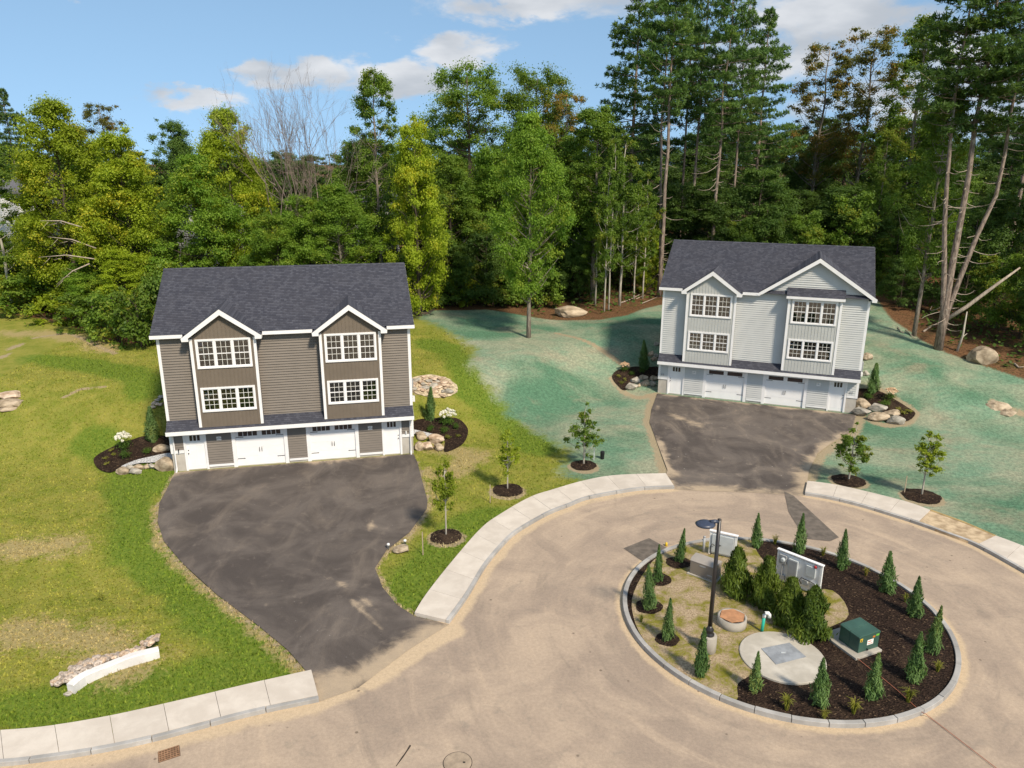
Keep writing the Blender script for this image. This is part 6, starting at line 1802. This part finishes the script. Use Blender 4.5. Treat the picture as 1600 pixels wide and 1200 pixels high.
m = MB(); m.lathe([(.40, .006), (.40, .016), (.385, .020)], 32); m.build('cover', 'manhole_iron', mh)
m = MB(); m.box(.15, .22, -.03, .03, .0205, .024); m.build('pick_hole', 'iron_dark', mh)
m = MB(); m.tube([tuple(P(*p_, .006)) for p_ in ((641, 1165), (634, 1176), (629, 1183), (619, 1197))], [.03, .02, .025, .01], 4); tag(m.build('asphalt_crack_filler', 'iron_dark'), 'dark tar streak on the dusty road left of the manhole', 'tar streak')

# ------------------------------------------------------------------ wood edge debris and leaning trunk
def fallen(label, pts, r, mat='dead_wood', dz=.05):
    w = [P(a, b, dz) for a, b in pts]; m = MB(); m.tube(w, [r * (1 - .6 * i / (len(w) - 1)) for i in range(len(w))], 6); tag(m.build('fallen_branch', mat, smooth=True), label, 'branch')


for lb, pts, r in (('longest pale fallen branch on the leaf litter left of the grey house', [(970, 473), (985, 468), (1000, 460), (1010, 455)], .07), ('short pale branch nearest the grey house corner on leaf litter', [(1003, 474), (1018, 468), (1027, 464)], .05), ('middle pale branch on the leaf litter left of the grey house', [(994, 467), (1003, 463), (1008, 461)], .05),
                   ('bent branch at the wood edge right of the grey house', [(1403, 511), (1407, 518), (1412, 520)], .05), ('thin branch lying below the pale crooked trunk', [(1415, 516), (1424, 524), (1430, 529)], .05), ('pale sticks on the leaf litter at the far right', [(1585, 568), (1592, 574), (1600, 573)], .07), ('dark branch on the litter left of the three-trunked pine', [(1443, 518), (1452, 512), (1462, 507)], .09)):
    fallen(lb, pts, r)
q = P(1478, 500); b0 = at_depth(1477, 500, P(1466, 545).y + .1); b1 = at_depth(1594, 418, P(1466, 545).y - 1.0)
m = MB(); m.tube([b0, b0.lerp(b1, .3) + Vector((0, 0, -.15)), b0.lerp(b1, .65) + Vector((0, 0, -.05)), b1], [.17, .15, .12, .06], 8); tag(m.build('leaning_trunk', 'dead_wood', smooth=True), 'bare dead trunk leaning out to the right from the big pine', 'dead trunk')
q = P(1495, 548); m = MB(); t_ = at_depth(1511, 487, q.y).z; m.tube([q + Vector((0, 0, -.2)), q + Vector((.25, 0, 1.2)), Vector((at_depth(1511, 487, q.y).x, q.y, t_))], [.11, .08, .04], 7); m.tube([q + Vector((.2, 0, 1.0)), q + Vector((.6, .1, 1.3))], [.05, .02], 5)
tag(m.build('dead_snag', 'bark_pale', smooth=True), 'short pale broken snag just right of the big pine', 'dead trunk')
for i, (x0, y0, x1, y1) in enumerate(((150, 388, 75, 370), (150, 405, 60, 402), (140, 412, 88, 445), (128, 355, 62, 345))):
    a, b = at_depth(x0, y0, 61), at_depth(x1, y1, 60); m = MB(); m.tube([a, a.lerp(b, .5) + Vector((0, 0, .25)), b], [.06, .045, .015], 5)
    for k in range(3):
        s_ = a.lerp(b, .4 + .2 * k); m.tube([s_, s_ + Vector((-.7, -.1, .35 - .5 * k))], [.02, .006], 4)
    tag(m.build('dead_branch', 'dead_wood', smooth=True), ('second', 'third', 'lowest', 'topmost')[i] + ' of the bare grey branches sticking out of the big yellow-green tree', 'branch', 'bare branches of the left trees')


# ------------------------------------------------------------------ houses beyond the trees
def far_house(label, px, Y, py_eave, py_ridge, wpx, yaw, depth=8.0):
    e = at_depth(px, py_eave, Y); ridge = at_depth(px, py_ridge, Y + depth / 2).z; g = tz(e.x, Y)
    Wd = wpx * Y / F_PX; h = thing('far_house', label, 'house', (e.x, Y, g - .5), yaw)
    he, hr = e.z - g + .5, ridge - g + .5; hw_ = Wd / 2
    m = MB()
    lap(m, -hw_, hw_, 0, he, 0, .2, .02); m.build('front_wall', 'far_white', h, kind='stuff')
    for s_ in (-1, 1):
        m = MB(); m.prism([(s_ * hw_, 0, 0), (s_ * hw_, depth, 0), (s_ * hw_, depth, he), (s_ * hw_, depth / 2, hr), (s_ * hw_, 0, he)], (-s_ * .15, 0, 0)); m.build('gable_wall', 'far_white', h)
    for v0, v1 in ((-.4, depth / 2), (depth + .4, depth / 2)):
        m = MB(); k = (hr - he) / (depth / 2) * .4
        m.prism([(-hw_ - .3, v0, he - k), (hw_ + .3, v0, he - k), (hw_ + .3, v1, hr), (-hw_ - .3, v1, hr)], (0, 0, .18)); m.build('roof_slope', 'far_roof', h)
    for z in (1.0, 3.6):
        for u in np.arange(-hw_ + 1.2, hw_ - .8, 2.4):
            if z + 1.2 > he: continue
            m = MB(); m.box(u - .55, u + .55, -.06, -.021, z, z + 1.3); w = m.build('window', 'trim_white', h)
            m = MB(); m.box(u - .45, u + .45, -.075, -.061, z + .1, z + 1.2); m.build('pane', 'dark_pane', w)


far_house('white house glimpsed through leaves at the left edge', 24, 72, 300, 278, 80, .35, 6.0)
far_house('white gabled house glimpsed left of the brown roof', 283, 73, 332, 308, 46, -.7, 6.0)
far_house('white house with grey roof behind the tall slender tree', 585, 80, 322, 292, 60, .1)
far_house('dim white house behind the vine-draped tree', 715, 94, 310, 285, 100, -.2)
